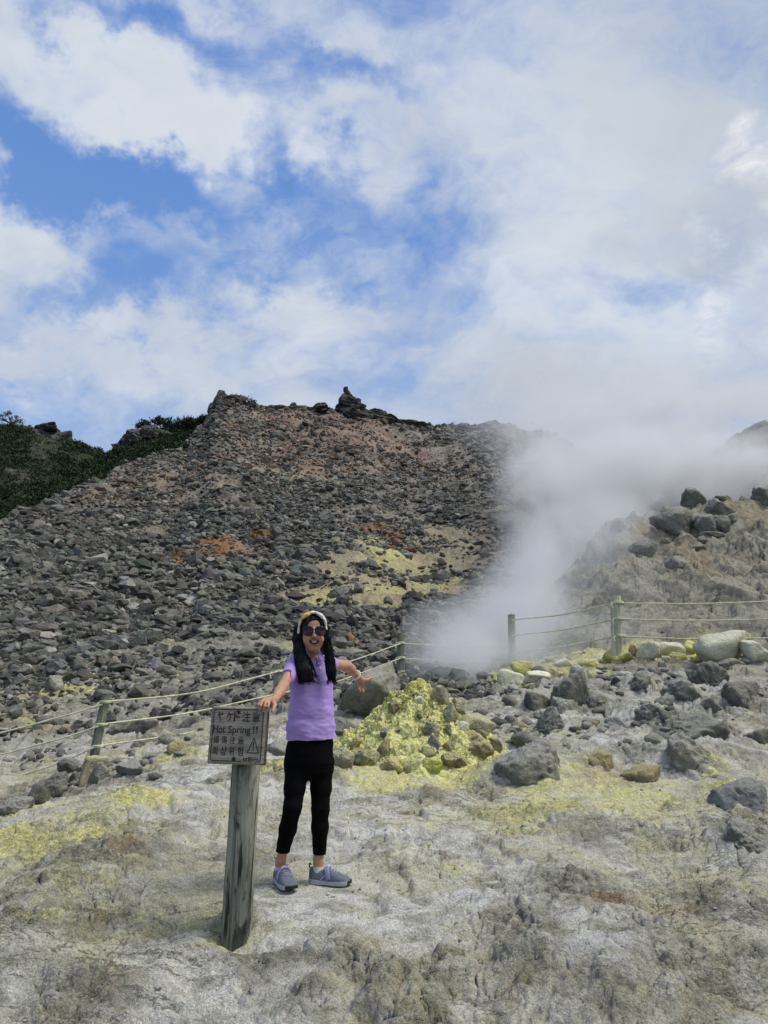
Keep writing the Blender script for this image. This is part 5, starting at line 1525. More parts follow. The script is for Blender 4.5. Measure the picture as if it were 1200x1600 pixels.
    for a, b_, c, w0 in ((p(464.5, 1196, 3.91), knL, p(438.8, 1343, 3.965), .065), (p(502.5, 1195, 3.95), knR, p(498.8, 1338, 3.965), .062)):
        m1 = a * .45 + b_ * .55; m2 = b_ * .6 + c * .4
        vt.cone(a, m1, w0, .053, .030); vt.cone(m1, b_, .053, .0445, .02); vt.cone(b_, m2, .0445, .0425, .02); vt.cone(m2, c, .0425, .0330, .02); vt.cone(c, c * 1.25 - m2 * .25, .0335, .0335, .0)
    zL, zR = p(438, 1340.5, 3.965)[2], p(499, 1335, 3.965)[2]; xm = p(470, 1335, 3.95)[0]
    vt.plane_cut((0, 0, zL), (-.06, 0, -1), (-9, 0, -9), (xm, 9, 9)); vt.plane_cut((0, 0, zR), (0, 0, -1), (xm, 0, -9), (9, 9, 9))
    V, Fq = vt.mesh(1); N = vnormals(V, Fq)
    fold = fbm3(V * np.array([9, 9, 26]), 3, 511); knee = np.exp(-((V[:, 2] - knL[2]) / .07) ** 2) + .6 * np.exp(-((V[:, 2] - hipL[2] + .05) / .05) ** 2) + .8 * np.exp(-((V[:, 2] - zL - .05) / .05) ** 2)
    V = V + N * (fold * (.0015 + .0042 * knee))[:, None]
    add('trousers', V, Fq, M['trouser'])

    # --- polo shirt
    vs = Vox([p(432, 1060, 3.8)[0], 3.72, zc(1160)], [p(540, 1060, 4.0)[0], 4.12, zc(1014)], .0034)
    vs.loft([(zc(1158.5), xc(487, 1158), 3.93, .134, .096), (zc(1135), xc(486, 1135), 3.93, .128, .094), (zc(1110), xc(486, 1110), 3.93, .121, .089), (zc(1085), xc(487, 1085), 3.935, .116, .085), (zc(1062), xc(488, 1062), 3.94, .114, .082),
             (zc(1046), xc(488.5, 1046), 3.945, .108, .070), (zc(1034), xc(489, 1034), 3.945, .085, .056), (zc(1025), xc(489, 1025), 3.945, .054, .048)], R(12), k=0)
    vs.cone(shL * .93 + shR * .07, shR * .90 + shL * .10, .046, .042, .022)
    eL = shL + (elL - shL) * .60; eR = shR + (elR - shR) * .10
    vs.cone(shL, eL, .043, .0385, .02); vs.cone(shR, eR, .042, .040, .02)
    for s_, e_, side in ((shL, eL, -1), (shR, eR, 1)):
        dr = (e_ - s_) / np.linalg.norm(e_ - s_); c = s_ + (e_ - s_) * .90
        b0, b1 = np.minimum(s_, e_) - .09, np.maximum(s_, e_) + .09
        if side < 0: b1[0] = xc(459, 1060); b1[1] = 3.885
        else: b0[0] = xc(522, 1040)
        vs.plane_cut(c, dr, b0, b1)
    # neck opening, with a short V at the front
    vs.cone(p(489, 1008, 3.935), p(489.5, 1030, 3.935), .047, .043, .006, 'cut'); vs.cone(p(492.5, 1024, 3.90), p(495, 1036, 3.86), .016, .005, .004, 'cut')
    vs.plane_cut((xc(487, 1155), 3.93, zc(1156)), (.035, -.02, -1), (-9, 0, -9), (9, 9, zc(1120)))
    # side slit of the hem, on her right
    vs.cone(p(452.8, 1158, 3.86), p(452.5, 1148, 3.865), .006, .001, .0, 'cut')
    V, Fq = vs.mesh(1); N = vnormals(V, Fq)
    d1 = fbm3(V * np.array([7, 7, 14]) @ np.array([[1, 0, .55], [0, 1, 0], [-.55, 0, 1]]), 3, 521)
    d2 = fbm3(V * np.array([22, 22, 9]), 3, 523); low = sstep(zc(1080), zc(1150), V[:, 2])
    V = V + N * (d1 * (.006 + .009 * low) + d2 * .0014)[:, None]
    # hem, sleeve hem: a stitched edge slightly proud
    shirt = add('polo_shirt', V, Fq, M['shirt'])
    # collar: two flaps and a stand round the neck
    cc = p(489.3, 1027, 3.935); parts = []
    n = 40; an = np.linspace(R(-62), R(242), n)      # open at the front
    for i_, (r_, z0, z1, out) in enumerate(((.052, .012, -.018, .012),)):
        rows = []
        for f_ in np.linspace(0, 1, 7):
            rad = .047 + out * f_ * 1.5
            zz = z0 + (z1 - z0) * f_ ** 1.2 - .012 * np.maximum(0, -np.sin(an)) ** 1.5 * (1 + 1.2 * f_)
            rows.append(np.stack([cc[0] + rad * 1.02 * np.cos(an), cc[1] + rad * .92 * np.sin(an), cc[2] + zz], 1))
        G = np.array(rows); inner = G.copy(); inner[..., :2] = cc[:2] + (G[..., :2] - cc[:2]) * .93
        Vc = np.concatenate([G[::-1], inner]).reshape(-1, 3); parts.append((Vc, grid_faces(14, n)))
    Vc, Fc = join(parts); add('collar', Vc, Fc, M['shirt'], parent=shirt)
    for corners in (((494.8, 1019.5, 3.880), (500.5, 1017.5, 3.885), (508.5, 1030, 3.850), (499.0, 1036.5, 3.846)), ((484.5, 1020, 3.880), (478, 1018, 3.885), (472, 1031, 3.848), (482, 1036, 3.844))):
        c4 = [p(*q) for q in corners]; f_ = np.linspace(0, 1, 9); Gf = []
        for a_ in f_:
            l_ = c4[0] * (1 - a_) + c4[3] * a_; r_ = c4[1] * (1 - a_) + c4[2] * a_
            Gf.append([l_ * (1 - b_) + r_ * b_ + np.array([0, -.007 * math.sin(math.pi * b_) - .006 * math.sin(math.pi * a_), 0]) for b_ in f_])
        Gf = np.array(Gf); n0 = 81; G2 = np.concatenate([Gf.reshape(-1, 3), Gf.reshape(-1, 3) + [0, .005, 0]])
        gf = grid_faces(9, 9); idx = np.arange(81).reshape(9, 9); rim = np.concatenate([idx[0, :-1], idx[:-1, -1], idx[-1, :0:-1], idx[:0:-1, 0]]); nx_ = np.roll(rim, -1)
        add('collar', G2, np.concatenate([gf, gf[:, ::-1] + n0, np.stack([rim, rim + n0, nx_ + n0, nx_], 1)]), M['shirt'], parent=shirt)
    # placket and two buttons
    pk = bezier_pts([p(496.5, 1030, 3.862), p(498.5, 1038, 3.852), p(500.5, 1047, 3.846)], 8)
    Vp, Fp = tube(pk, .0035, 6); add('placket', Vp, Fp, M['shirt'], parent=shirt)
    bt = [(0, 0)]
    for u, v, Y in ((498.2, 1036, 3.850), (500.0, 1044, 3.844)):
        Vb, Fb = ICO[2]; add('button', Vb * np.array([.0045, .002, .0045]) + p(u, v, Y), Fb, M['bandwhite'], parent=shirt)

    # --- hair
    vh = Vox([p(452, 1000, 3.8)[0], 3.74, zc(1076)], [p(532, 1000, 3.9)[0], 4.06, zc(953)], .0030)
    vh.ell(skull + [0, .008, .006], (.0765, .1000, .0880), 0)
    vh.ell(p(489.5, 1000, 3.965), (.072, .055, .10), .03)
    vh.cone(p(489.5, 1010, 3.985), p(489, 1050, 4.01), .066, .060, .03, flat=1.7)
    # face opening
    vh.ell(p(490.0, 991, 3.785), (.0565, .110, .0905), .005, 'cut')
    vh.ell(p(490.0, 1006, 3.79), (.050, .075, .075), .01, 'cut')
    # side curtains falling in front of the shoulders
    Lc = [(466.5, 980, 3.885, .0235), (464.5, 998, 3.868, .0250), (468.0, 1015, 3.856, .0300), (471.5, 1032, 3.838, .0370), (475.5, 1048, 3.822, .0410), (478.5, 1062, 3.818, .0400)]
    Rc = [(509.0, 980, 3.885, .0190), (511.0, 998, 3.868, .0190), (513.0, 1015, 3.862, .0230), (515.3, 1032, 3.858, .0270), (517.0, 1048, 3.852, .0265), (518.5, 1062, 3.850, .0210)]
    for C_ in (Lc, Rc):
        for a, b_ in zip(C_[:-1], C_[1:]):
            vh.cone(p(*a[:3]), p(*b_[:3]), a[3], b_[3], .012, flat=1.9)
    vh.plane_cut(p(480, 1064.5, 3.83), (.12, 0, -1), (-9, 0, -9), (9, 9, zc(1035)))
    V, Fq = vh.mesh(2); N = vnormals(V, Fq)
    st = fbm3(V * np.array([95, 60, 7]), 3, 531); st2 = fbm3(V * np.array([34, 30, 4]), 2, 533)
    V = V + N * (st * .0042 + st2 * .006)[:, None]
    tips = V[:, 2] < zc(1058)
    V[tips, 2] += fbm3(V[tips] * np.array([140, 60, 1]), 2, 537) * .020
    parts = [(V, Fq)]
    rs = np.random.RandomState(3)
    for k in range(240):      # loose strands over the mass and past its ends
        left = rs.rand() < .62; C_ = Lc if left else Rc; s_ = rs.uniform(-1, 1); dd = rs.uniform(.55, 1.0)
        P_ = []
        for (u, v, Y, r_) in C_:
            c = p(u, v, Y); P_.append(c + np.array([s_ * r_ * 1.0, -math.sqrt(max(0, 1 - s_ * s_)) * r_ / 1.9 * dd - .001, 0]) + rs.normal(0, .0016, 3))
        e = P_[-1] + np.array([s_ * .006 + rs.normal(0, .008), rs.normal(-.002, .004), -rs.uniform(.004, .030)])
        if left and s_ > .55 and rs.rand() < .55: e = e + np.array([rs.uniform(.01, .05), -.004, rs.uniform(-.012, .006)])
        if not left and s_ > .4 and rs.rand() < .4: e = e + np.array([rs.uniform(.004, .018), 0, -.008])
        P_.append(e); q_ = bezier_pts(P_[rs.randint(0, 3):], 4)
        parts.append(tube(q_, np.linspace(.0019, .0006, len(q_)), 4, cap=False))
    for k in range(16):
        f_ = rs.rand(); a = (480 + 5 * rs.rand(), 1022 + 26 * f_, 3.826); b_ = (486 + 8 * rs.rand(), 1040 + 18 * f_, 3.815); c = (491 + 15 * rs.rand() ** 1.4, 1055 + 13 * rs.rand(), 3.822)
        q_ = bezier_pts([p(*a), p(*b_), p(*c)], 10); parts.append(tube(q_, np.linspace(.0030, .0006, len(q_)), 5, cap=False))
    for k in range(10):
        q_ = bezier_pts([p(514 + 4 * rs.rand(), 1030, 3.845), p(517 + 4 * rs.rand(), 1052, 3.848), p(519 + 8 * rs.rand(), 1066 + 6 * rs.rand(), 3.855)], 10); parts.append(tube(q_, np.linspace(.0028, .0006, len(q_)), 5, cap=False))
    V, Fq = join(parts); add('hair', V, Fq, M['hair'])

    # --- headband of twisted cloth
    hb = thing('headband', None, None, (0, 0, 0)); hb.parent = g
    arc = bezier_pts([p(466.2, 990, 3.865), p(467.3, 978, 3.862), p(470.5, 968.5, 3.858), p(478, 960.5, 3.856), p(489, 956.8, 3.856), p(499, 959.5, 3.858), p(506, 966, 3.862), p(509.0, 976, 3.866), p(509.6, 984, 3.868)], 14)
    nA = len(arc); tt = np.linspace(0, 1, nA)
    rad = .0062 + .0035 * np.exp(-((tt - .36) / .16) ** 2) + .0022 * np.exp(-((tt - .72) / .1) ** 2) + .0012 * np.sin(tt * 40)
    V, Fq = tube(arc, rad, 12); fi = (tt[np.clip(Fq[:, 0] // 12, 0, nA - 1)])
    yel = ((fi > .22) & (fi < .46) | (fi > .53) & (fi < .57)).astype(int)
    add('band', V, Fq, [M['bandwhite'], M['bandyellow']], parent=hb, matidx=yel)
    vk = Vox([p(466, 970, 3.8)[0], 3.80, zc(975)], [p(498, 960, 3.9)[0], 3.90, zc(950)], .0022)
    vk.cone(p(472.5, 966.5, 3.850), p(480.5, 961, 3.846), .0062, .0110, .003); vk.cone(p(480.5, 961.5, 3.845), p(486, 957.5, 3.848), .0080, .0065, .003)
    V, Fq = vk.mesh(1); add('knot', V, Fq, M['bandyellow'], parent=hb)
    vk = Vox([p(480, 970, 3.8)[0], 3.80, zc(975)], [p(512, 960, 3.9)[0], 3.90, zc(948)], .0022)
    vk.cone(p(494, 957.2, 3.846), p(502.5, 962.5, 3.848), .0065, .0100, .003); vk.cone(p(502, 963.5, 3.85), p(506.5, 968, 3.855), .0080, .0050, .003); vk.cone(p(486, 957.6, 3.848), p(494, 956.8, 3.846), .0058, .0065, .003)
    V, Fq = vk.mesh(1); add('knot', V, Fq, M['bandwhite'], parent=hb)

    # --- sunglasses
    sg = thing('sunglasses', None, None, (0, 0, 0)); sg.parent = g
    for cu, sgn in ((481.2, -1), (500.3, 1)):
        c = p(cu, 986.2, 3.806); n = 40; an = np.linspace(0, 2 * np.pi, n, endpoint=False)
        ex = 2 / 3.0
        ox = np.sign(np.cos(an)) * np.abs(np.cos(an)) ** ex * .0262; oz = np.sign(np.sin(an)) * np.abs(np.sin(an)) ** ex * .0242
        ox = ox * (1 + .10 * (oz / .026)); oy = np.where(ox * sgn > 0, (ox / .0285) ** 2 * .016, -.001)
        ring = np.stack([c[0] + ox, c[1] + oy, c[2] + oz], 1)
        Vt, Ft = tube(np.vstack([ring, ring[:1]]), .0026, 7, cap=False)
        fr = add('frame', Vt, Ft, M['frame'], parent=sg)
        rows = [c + (ring - c) * f_ + np.array([0, -.004 * (1 - f_ * f_), 0]) for f_ in np.linspace(.02, 1, 8)]
        Gr = np.array(rows); Gr = np.concatenate([Gr, Gr[:, :1]], 1)
        Vl = Gr.reshape(-1, 3); ln = mesh_np('lens', Vl - c, grid_faces(8, n + 1), M['lens'], True, sg); ln.location = c - org
        tp = bezier_pts([ring[0 if sgn > 0 else n // 2] + [sgn * .002, .002, .012], p(cu + sgn * 8.6, 982, 3.85), p(cu + sgn * 8.8, 984, 3.92)], 8)
        Vt, Ft = tube(tp, .0030, 6); add('temple', Vt, Ft, M['frame'], parent=sg)
    Vt, Ft = tube(bezier_pts([p(488.6, 984.0, 3.804), p(490.8, 982.8, 3.798), p(493.0, 984.0, 3.804)], 8), .0028, 7); add('bridge', Vt, Ft, M['frame'], parent=sg)

    # --- bracelet: a cream hair tie round the wrist
    ax = (wrR - elR) / np.linalg.norm(wrR - elR); c = wrR - ax * .004
    e1 = np.cross(ax, [0, 0, 1]); e1 /= np.linalg.norm(e1); e2 = np.cross(ax, e1); an = np.linspace(0, 2 * np.pi, 61)
    P_ = c + .0245 * (np.cos(an)[:, None] * e1 + np.sin(an)[:, None] * e2)
    V, Fq = tube(P_, .0052 + .0011 * np.sin(an * 11), 8, cap=False); add('bracelet', V, Fq, M['bandwhite'])

    # --- shoes
    def shoe(heel, ang, an_, roll=0.0):
        L = .212; hgt = .0018
        vx = Vox([-.02, -.06, -.01], [L + .02, .06, .12], .0022)
        X = vx.ax[0][:, None, None]; Y = vx.ax[1][None, :, None]; Z = vx.ax[2][None, None, :]
        xs = np.array([-.008, -.004, 0, .012, .04, .085, .13, .165, .19, .203, .210, .2145]); wd = np.array([.004, .010, .018, .028, .0325, .0325, .0385, .0405, .0370, .0290, .0190, .005])
        W = np.interp(X, xs, wd); yo = np.interp(X, [0, .04, .085, .13, .165, .19, .213], [0, 0, -.001, -.003, -.003, -.001, .001]); Yy = Y - yo
        spring = np.interp(X, [0, .13, .18, .213], [.002, 0, .004, .014])
        sole_top = np.interp(X, [0, .05, .12, .213], [.030, .027, .024, .028])
        ds = np.maximum(np.abs(Yy) - W - .003, np.maximum(spring - Z, Z - sole_top))
        up_h = np.interp(X, [-.006, .005, .03, .07, .095, .125, .16, .19, .205, .213], [.070, .084, .080, .082, .086, .070, .055, .045, .032, .02])
        du = (np.sqrt((Yy / np.maximum(W, .004)) ** 2 * .92 + (np.maximum(Z - .022, 0) / np.maximum(up_h - .022, .004)) ** 2.6) - 1) * np.minimum(W, .03)
        ends = np.maximum(X - .2135, -.007 - X); du = np.maximum(np.maximum(du, .018 - Z), ends); ds = np.maximum(ds, ends - .002)
        hole = np.sqrt(((X - .047) / .040) ** 2 + (Y / .0245) ** 2 + ((Z - .088) / .034) ** 2) - 1
        upper = np.maximum(du, -hole * .024)
        root = None
        ca, sa = math.cos(ang), math.sin(ang)
        Rm = np.array([[ca, -sa, 0], [sa, ca, 0], [0, 0, 1]])
        tilt = np.array([[1, 0, 0], [0, 1, 0], [0, 0, 1]])
        def out(D, name, mats, parent, matidx_fn=None, it=1):
            V, Fq = surf_nets(D.astype(np.float32), vx.lo, vx.h); V = relax(V, Fq, it)
            mi = matidx_fn(V, Fq) if matidx_fn else None
            Wv = V @ Rm.T + heel
            return add(name, Wv, Fq, mats, parent, matidx=mi)
        s_ = out(upper, 'shoe', [M['shoe'], M['pinkcloth']], g, lambda V, Fq: ((np.sqrt(((V[Fq[:, 0], 0] - .047) / .041) ** 2 + (V[Fq[:, 0], 1] / .0255) ** 2 + ((V[Fq[:, 0], 2] - .088) / .035) ** 2) < 1.0)).astype(int))
        out(ds, 'sole', [M['sole'], M['blackrub']], s_, lambda V, Fq: ((V[Fq[:, 0], 0] > .200) | (V[Fq[:, 0], 2] < .006)).astype(int))
        strap = np.maximum(np.abs(du - .003) - .0028, np.maximum(.083 - X - (Z - .06) * .25, X + (Z - .06) * .25 - .107)); strap = np.maximum(strap, .034 - Z)
        strap = np.maximum(strap, -hole * .02)
        st = out(strap, 'strap', [M['strap'], M['stripe']], s_, lambda V, Fq: ((V[Fq[:, 0], 2] > .064) & (np.abs(V[Fq[:, 0], 1] + .004) < .012)).astype(int))
        parts = []
        for x0 in (.116, .128, .140):
            ys = np.linspace(-.020, .020, 9); zz = np.interp(x0, [.095, .125, .16], [.086, .070, .055]) - 30 * ys ** 2 * .5
            P_ = np.stack([x0 + ys * .25, ys, zz + .0005], 1) @ Rm.T + heel
            parts.append(tube(P_, .0026, 6))
        V, Fq = join(parts); add('lace', V, Fq, M['lace'], s_)
        # heel tab and side chevron
        P_ = np.array([[-.002, 0, .075], [-.008, 0, .088], [-.004, 0, .097], [.004, 0, .090]]) @ Rm.T + heel
        V, Fq = tube(bezier_pts(P_, 6), .0035, 6); add('heel_tab', V, Fq, M['blackrub'], s_)
        sd = -1 if math.cos(ang) > .6 else -1
        parts = []
        for q_ in ([(.062, .030), (.082, .050), (.098, .030)],):
            P_ = []
            for x0, z0 in q_:
                w_ = np.interp(x0, xs, wd); yo_ = -.001
                P_.append([x0, yo_ - w_ * math.sqrt(max(0, 1 - ((z0 - .022) / .05) ** 2.6)) - .0035, z0])
            parts.append(tube(np.array(P_) @ Rm.T + heel, .003, 6))
        V, Fq = join(parts); add('chevron', V, Fq, M['lace'], s_)
        # sock round the ankle
        c = np.array([.040, 0, .076]) @ Rm.T + heel
        V, Fq = tube(np.array([c - [0, 0, .03], c, c + (an_ - c) * .28]), [.029, .0275, .0262], 18); add('sock', V, Fq, M['sock'], s_)
    gz = lambda x, y: float(H(np.array([x]), np.array([y]))[0])
    def ground_heel(x, y, ang):
        z = max(gz(x, y), gz(x + .1 * math.cos(ang), y + .1 * math.sin(ang)), gz(x + .19 * math.cos(ang), y + .19 * math.sin(ang)))
        return np.array([x, y, z - .006])
    aL = math.atan2(-.155, .085); aR = math.atan2(-.030, .19)
    hl = anL + np.array([-.040 * math.cos(aL), -.040 * math.sin(aL), 0]); hr = anR + np.array([-.040 * math.cos(aR), -.040 * math.sin(aR), 0])
    HL = ground_heel(hl[0], hl[1], aL); HR = ground_heel(hr[0], hr[1], aR)
    print('ankles above sole', anL[2] - HL[2], anR[2] - HR[2], 'height', p(489, 957, 3.9)[2] - HL[2])
    shoe(HL, aL, anL); shoe(HR, aR, anR)
    return g
girl()

# ------------------------------------------------------------------ wooden warning sign
def sign():
    Yp = 3.53
    top = PY(385, 1190, Yp); xb = PY(369, 1452, Yp)[0]
    zg = float(H(np.array([xb]), np.array([Yp]))[0])
    org = np.array([xb, Yp, zg])
    s = thing('warning_sign', 'weathered wooden warning sign on a thick grey post under the hand of the girl', 'sign', org)
    # post: barked timber with flats and a long drying crack
    n, seg = 90, 72; base = np.array([xb, Yp, zg - .12]); top2 = top + (top - base) / (top - base)[2] * .16
    V = []; an = np.arange(seg) * 2 * np.pi / seg
    for i in range(n):
        t_ = i / (n - 1); c = base * (1 - t_) + top2 * t_
        r = .0665 * (1 - .03 * t_) / (np.abs(np.cos(an)) ** 3.2 + np.abs(np.sin(an)) ** 3.2) ** (1 / 3.2) * .97
        ck = math.pi * 1.5 - .38 + .05 * math.sin(t_ * 5) ; dz = np.angle(np.exp(1j * (an - ck)))
        r = r - .012 * np.exp(-(dz / .05) ** 2)
        ck2 = math.pi * 1.5 + .45 + .06 * math.sin(t_ * 7 + 1); dz = np.angle(np.exp(1j * (an - ck2))); r = r - .006 * np.exp(-(dz / .06) ** 2) * sstep(.55, .3, t_)
        r = r + .0018 * perlin2(an * 9, np.full(seg, t_ * 4.0), 7) + .0012 * perlin2(an * 24, np.full(seg, t_ * 7.0), 9)
        V.append(np.stack([c[0] + r * np.cos(an), c[1] + r * np.sin(an), np.full(seg, c[2])], 1))
    V = np.concatenate(V); i = np.arange(n * seg).reshape(n, seg); j = np.roll(i, -1, 1)
    Fq = np.stack([i[:-1], j[:-1], j[1:], i[1:]], -1).reshape(-1, 4)
    V = np.vstack([V, [top2]]); Fq = np.vstack([Fq, [[(n - 1) * seg + k, (n - 1) * seg + (k + 1) % seg, len(V) - 1, len(V) - 1] for k in range(seg)]])
    mesh_np('post', V - org, Fq, M['post'], True, s)
    # board frame of reference: x right, y up, z out of the face
    C0 = PY(370.4, 1148.6, 3.425); yaw, rec = R(9), R(4)
    ex = np.array([math.cos(yaw), -math.sin(yaw), 0.0]); nz = np.array([-math.sin(yaw), -math.cos(yaw), 0.0])
    ey = np.array([0, 0, 1.0]) * math.cos(rec) - nz * math.sin(rec) * 1.0
    nz = np.cross(ex, ey); roll = R(.6)
    ex, ey = ex * math.cos(roll) - ey * math.sin(roll), ey * math.cos(roll) + ex * math.sin(roll)
    W, Hh, TH = .268, .256, .048
    Mb = Matrix(((ex[0], ey[0], nz[0], C0[0] - org[0]), (ex[1], ey[1], nz[1], C0[1] - org[1]), (ex[2], ey[2], nz[2], C0[2] - org[2]), (0, 0, 0, 1)))
    bm = bmesh.new(); bmesh.ops.create_cube(bm, size=1.0)
    for v in bm.verts: v.co = Vector((v.co.x * W, v.co.y * Hh, v.co.z * TH - TH / 2))
    bmesh.ops.bevel(bm, geom=bm.edges[:], offset=.004, segments=2, affect='EDGES')
    bmesh.ops.subdivide_edges(bm, edges=[e for e in bm.edges if e.calc_length() > .1], cuts=40, use_grid_fill=True)
    for v in bm.verts:
        v.co += Vector((mnoise.noise(v.co * 30), mnoise.noise(v.co * 30 + Vector((5, 5, 5))), mnoise.noise(Vector((v.co.x * 8, v.co.y * 90, 1))) * 1.0)) * .0008
    me = bpy.data.meshes.new('board'); bm.to_mesh(me); bm.free(); me.materials.append(M['board']); me.materials.append(M['board_dark'])
    for q in me.polygons:
        q.use_smooth = True
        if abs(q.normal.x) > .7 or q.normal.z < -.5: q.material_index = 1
    bo = bpy.data.objects.new('board', me); COL.objects.link(bo); bo.parent = s; bo.matrix_local = Mb
    def plate(name, V2, Fc, mat, z=.0016):
        V3 = np.array([[x, y, z] for x, y in V2]); o = mesh_np(name, V3, Fc, mat, False, bo); return o
    # engraved frame line with rounded corners, open where the office name stands
    def line(pts, wd, name='engraved_border', mat='engraved'):
        P_ = np.array(pts, float); T = np.gradient(P_, axis=0); T /= np.linalg.norm(T, axis=1)[:, None] + 1e-9
        Nn = np.stack([-T[:, 1], T[:, 0]], 1)
        k = wd / 2 * (1 + .25 * perlin2(P_[:, 0] * 60, P_[:, 1] * 60, 3))[:, None]
        V2 = np.concatenate([P_ + Nn * k, P_ - Nn * k]); m_ = len(P_); i = np.arange(m_ - 1)
        Fc = np.stack([i, i + m_, i + m_ + 1, i + 1], 1)
        return plate(name, V2, Fc, M[mat])
    bw, bh, rc = W / 2 - .0145, Hh / 2 - .0145, .010
    def corner(cx, cy, a0): return [(cx + rc * math.cos(a0 + t_), cy + rc * math.sin(a0 + t_)) for t_ in np.linspace(0, -math.pi / 2, 7)]
    path = [(.030, -bh), (-.05, -bh), (-bw + rc + .001, -bh)] + corner(-bw + rc, -bh + rc, -math.pi / 2) + [(-bw, -.05), (-bw, .05)] + corner(-bw + rc, bh - rc, math.pi) + [(-.05, bh), (.05, bh)] + corner(bw - rc, bh - rc, math.pi / 2) + [(bw, .05), (bw, -.05)] + corner(bw - rc, -bh + rc, 0) + [(bw - rc - .004, -bh)]
    dense = []
    for a, b_ in zip(path[:-1], path[1:]):
        m_ = max(1, int(math.dist(a, b_) / .004))
        for k in range(m_): dense.append((a[0] + (b_[0] - a[0]) * k / m_, a[1] + (b_[1] - a[1]) * k / m_))
    dense.append(path[-1]); line(dense, .0040)
    def text(ch, cx, cy, w, h, mat='engraved', bold=.012):
        c = bpy.data.curves.new('text', 'FONT'); c.body = ch; c.offset = bold
        o = bpy.data.objects.new('text', c); COL.objects.link(o)
        dg = bpy.context.evaluated_depsgraph_get(); dg.update()
        m_ = bpy.data.meshes.new_from_object(o.evaluated_get(dg)); bpy.data.objects.remove(o)
        co = np.array([v.co[:] for v in m_.vertices]); mn, mx = co.min(0), co.max(0)
        sx = w / (mx[0] - mn[0]); sy = h / (mx[1] - mn[1])
        for v in m_.vertices: v.co = ((v.co.x - (mn[0] + mx[0]) / 2) * sx + cx, (v.co.y - (mn[1] + mx[1]) / 2) * sy + cy, .0016)
        m_.materials.clear(); m_.materials.append(M[mat])
        q = bpy.data.objects.new('engraved_lettering', m_); COL.objects.link(q); q.parent = bo
    fx = lambda f_: (.040 + .935 * f_ - .5) * W; fy = lambda f_: (.5 - f_) * Hh
    for ch, x0, x1, mt in (('ヤ', .085, .20, 'engraved'), ('ケ', .265, .385, 'engraved_red'), ('ド', .41, .53, 'engraved_red'), ('注', .575, .715, 'engraved_red'), ('意', .765, .905, 'engraved')):
        text(ch, fx((x0 + x1) / 2), fy(.182 if ch != '意' else .18), (x1 - x0) * W, .175 * Hh, mt)
    text('Hot', fx(.142), fy(.402), .215 * W, .128 * Hh); text('Spring', fx(.53), fy(.425), .40 * W, .165 * Hh); text('!!', fx(.835), fy(.405), .085 * W, .13 * Hh)
    for ch, x0, x1 in (('煬', .045, .155), ('傷', .20, .31), ('注', .355, .465), ('意', .52, .635)): text(ch, fx((x0 + x1) / 2), fy(.585), (x1 - x0) * W, .135 * Hh, bold=.008)
    for ch, x0, x1 in (('화', .05, .155), ('상', .20, .315), ('위', .365, .455), ('험', .53, .63)): text(ch, fx((x0 + x1) / 2), fy(.775), (x1 - x0) * W, .150 * Hh)
    for ch, x0, x1 in (('林', .635, .725), ('野', .733, .825), ('庁', .833, .925)): text(ch, fx((x0 + x1) / 2), fy(.915), (x1 - x0) * W, .105 * Hh, bold=.008)
    # warning triangle
    T = [(fx(.825), fy(.545)), (fx(.928), fy(.797)), (fx(.712), fy(.797)), (fx(.825), fy(.545))]; d = []
    for a, b_ in zip(T[:-1], T[1:]):
        d = [(a[0] + (b_[0] - a[0]) * k / 20, a[1] + (b_[1] - a[1]) * k / 20) for k in range(21)]; line(d, .0042, 'warning_triangle')
    text('!', fx(.822), fy(.685), .022 * W, .155 * Hh)
    for fu, fv, r in ((.485, .085, .0085), (.465, .905, .0095)):
        V, Fc = ICO[3]; o = mesh_np('bolt', V * np.array([r, r, r * .55]) + np.array([fx(fu), fy(fv), .001]), Fc, M['iron'], True, bo)
sign()
# ------------------------------------------------------------------ far hills
def mat_farhill(name, c1, c2, c3):
    m, t, b = new_mat(name)
    P = t.node('ShaderNodeTexCoord').outputs['Object']
    n = t.noise(P, .16, 9, .66, .5); n2 = t.noise(P, .7, 7, .7)
    c = t.mix(t.rng(n, .40, .60), c1, c2); c = t.mix(t.math('MULTIPLY', t.rng(n2, .55, .68), .8), c, c3)
    g = t.rng(t.noise(P, 3, 4, .7), .3, .7, .6, 1.4, smooth=False)
    t.l.new(t.mix(1.0, c, t.comb(g, g, g), 'MULTIPLY'), b.inputs['Base Color'])
    t.l.new(t.bump(n2, .8, .8), b.inputs['Normal'])
    return m
M['brushhill'] = mat_farhill('brush_hill', (.020, .032, .013), (.050, .052, .030), (.15, .13, .10))
M['darkhill'] = mat_farhill('dark_hill', (.035, .032, .030), (.08, .07, .062), (.13, .12, .11))

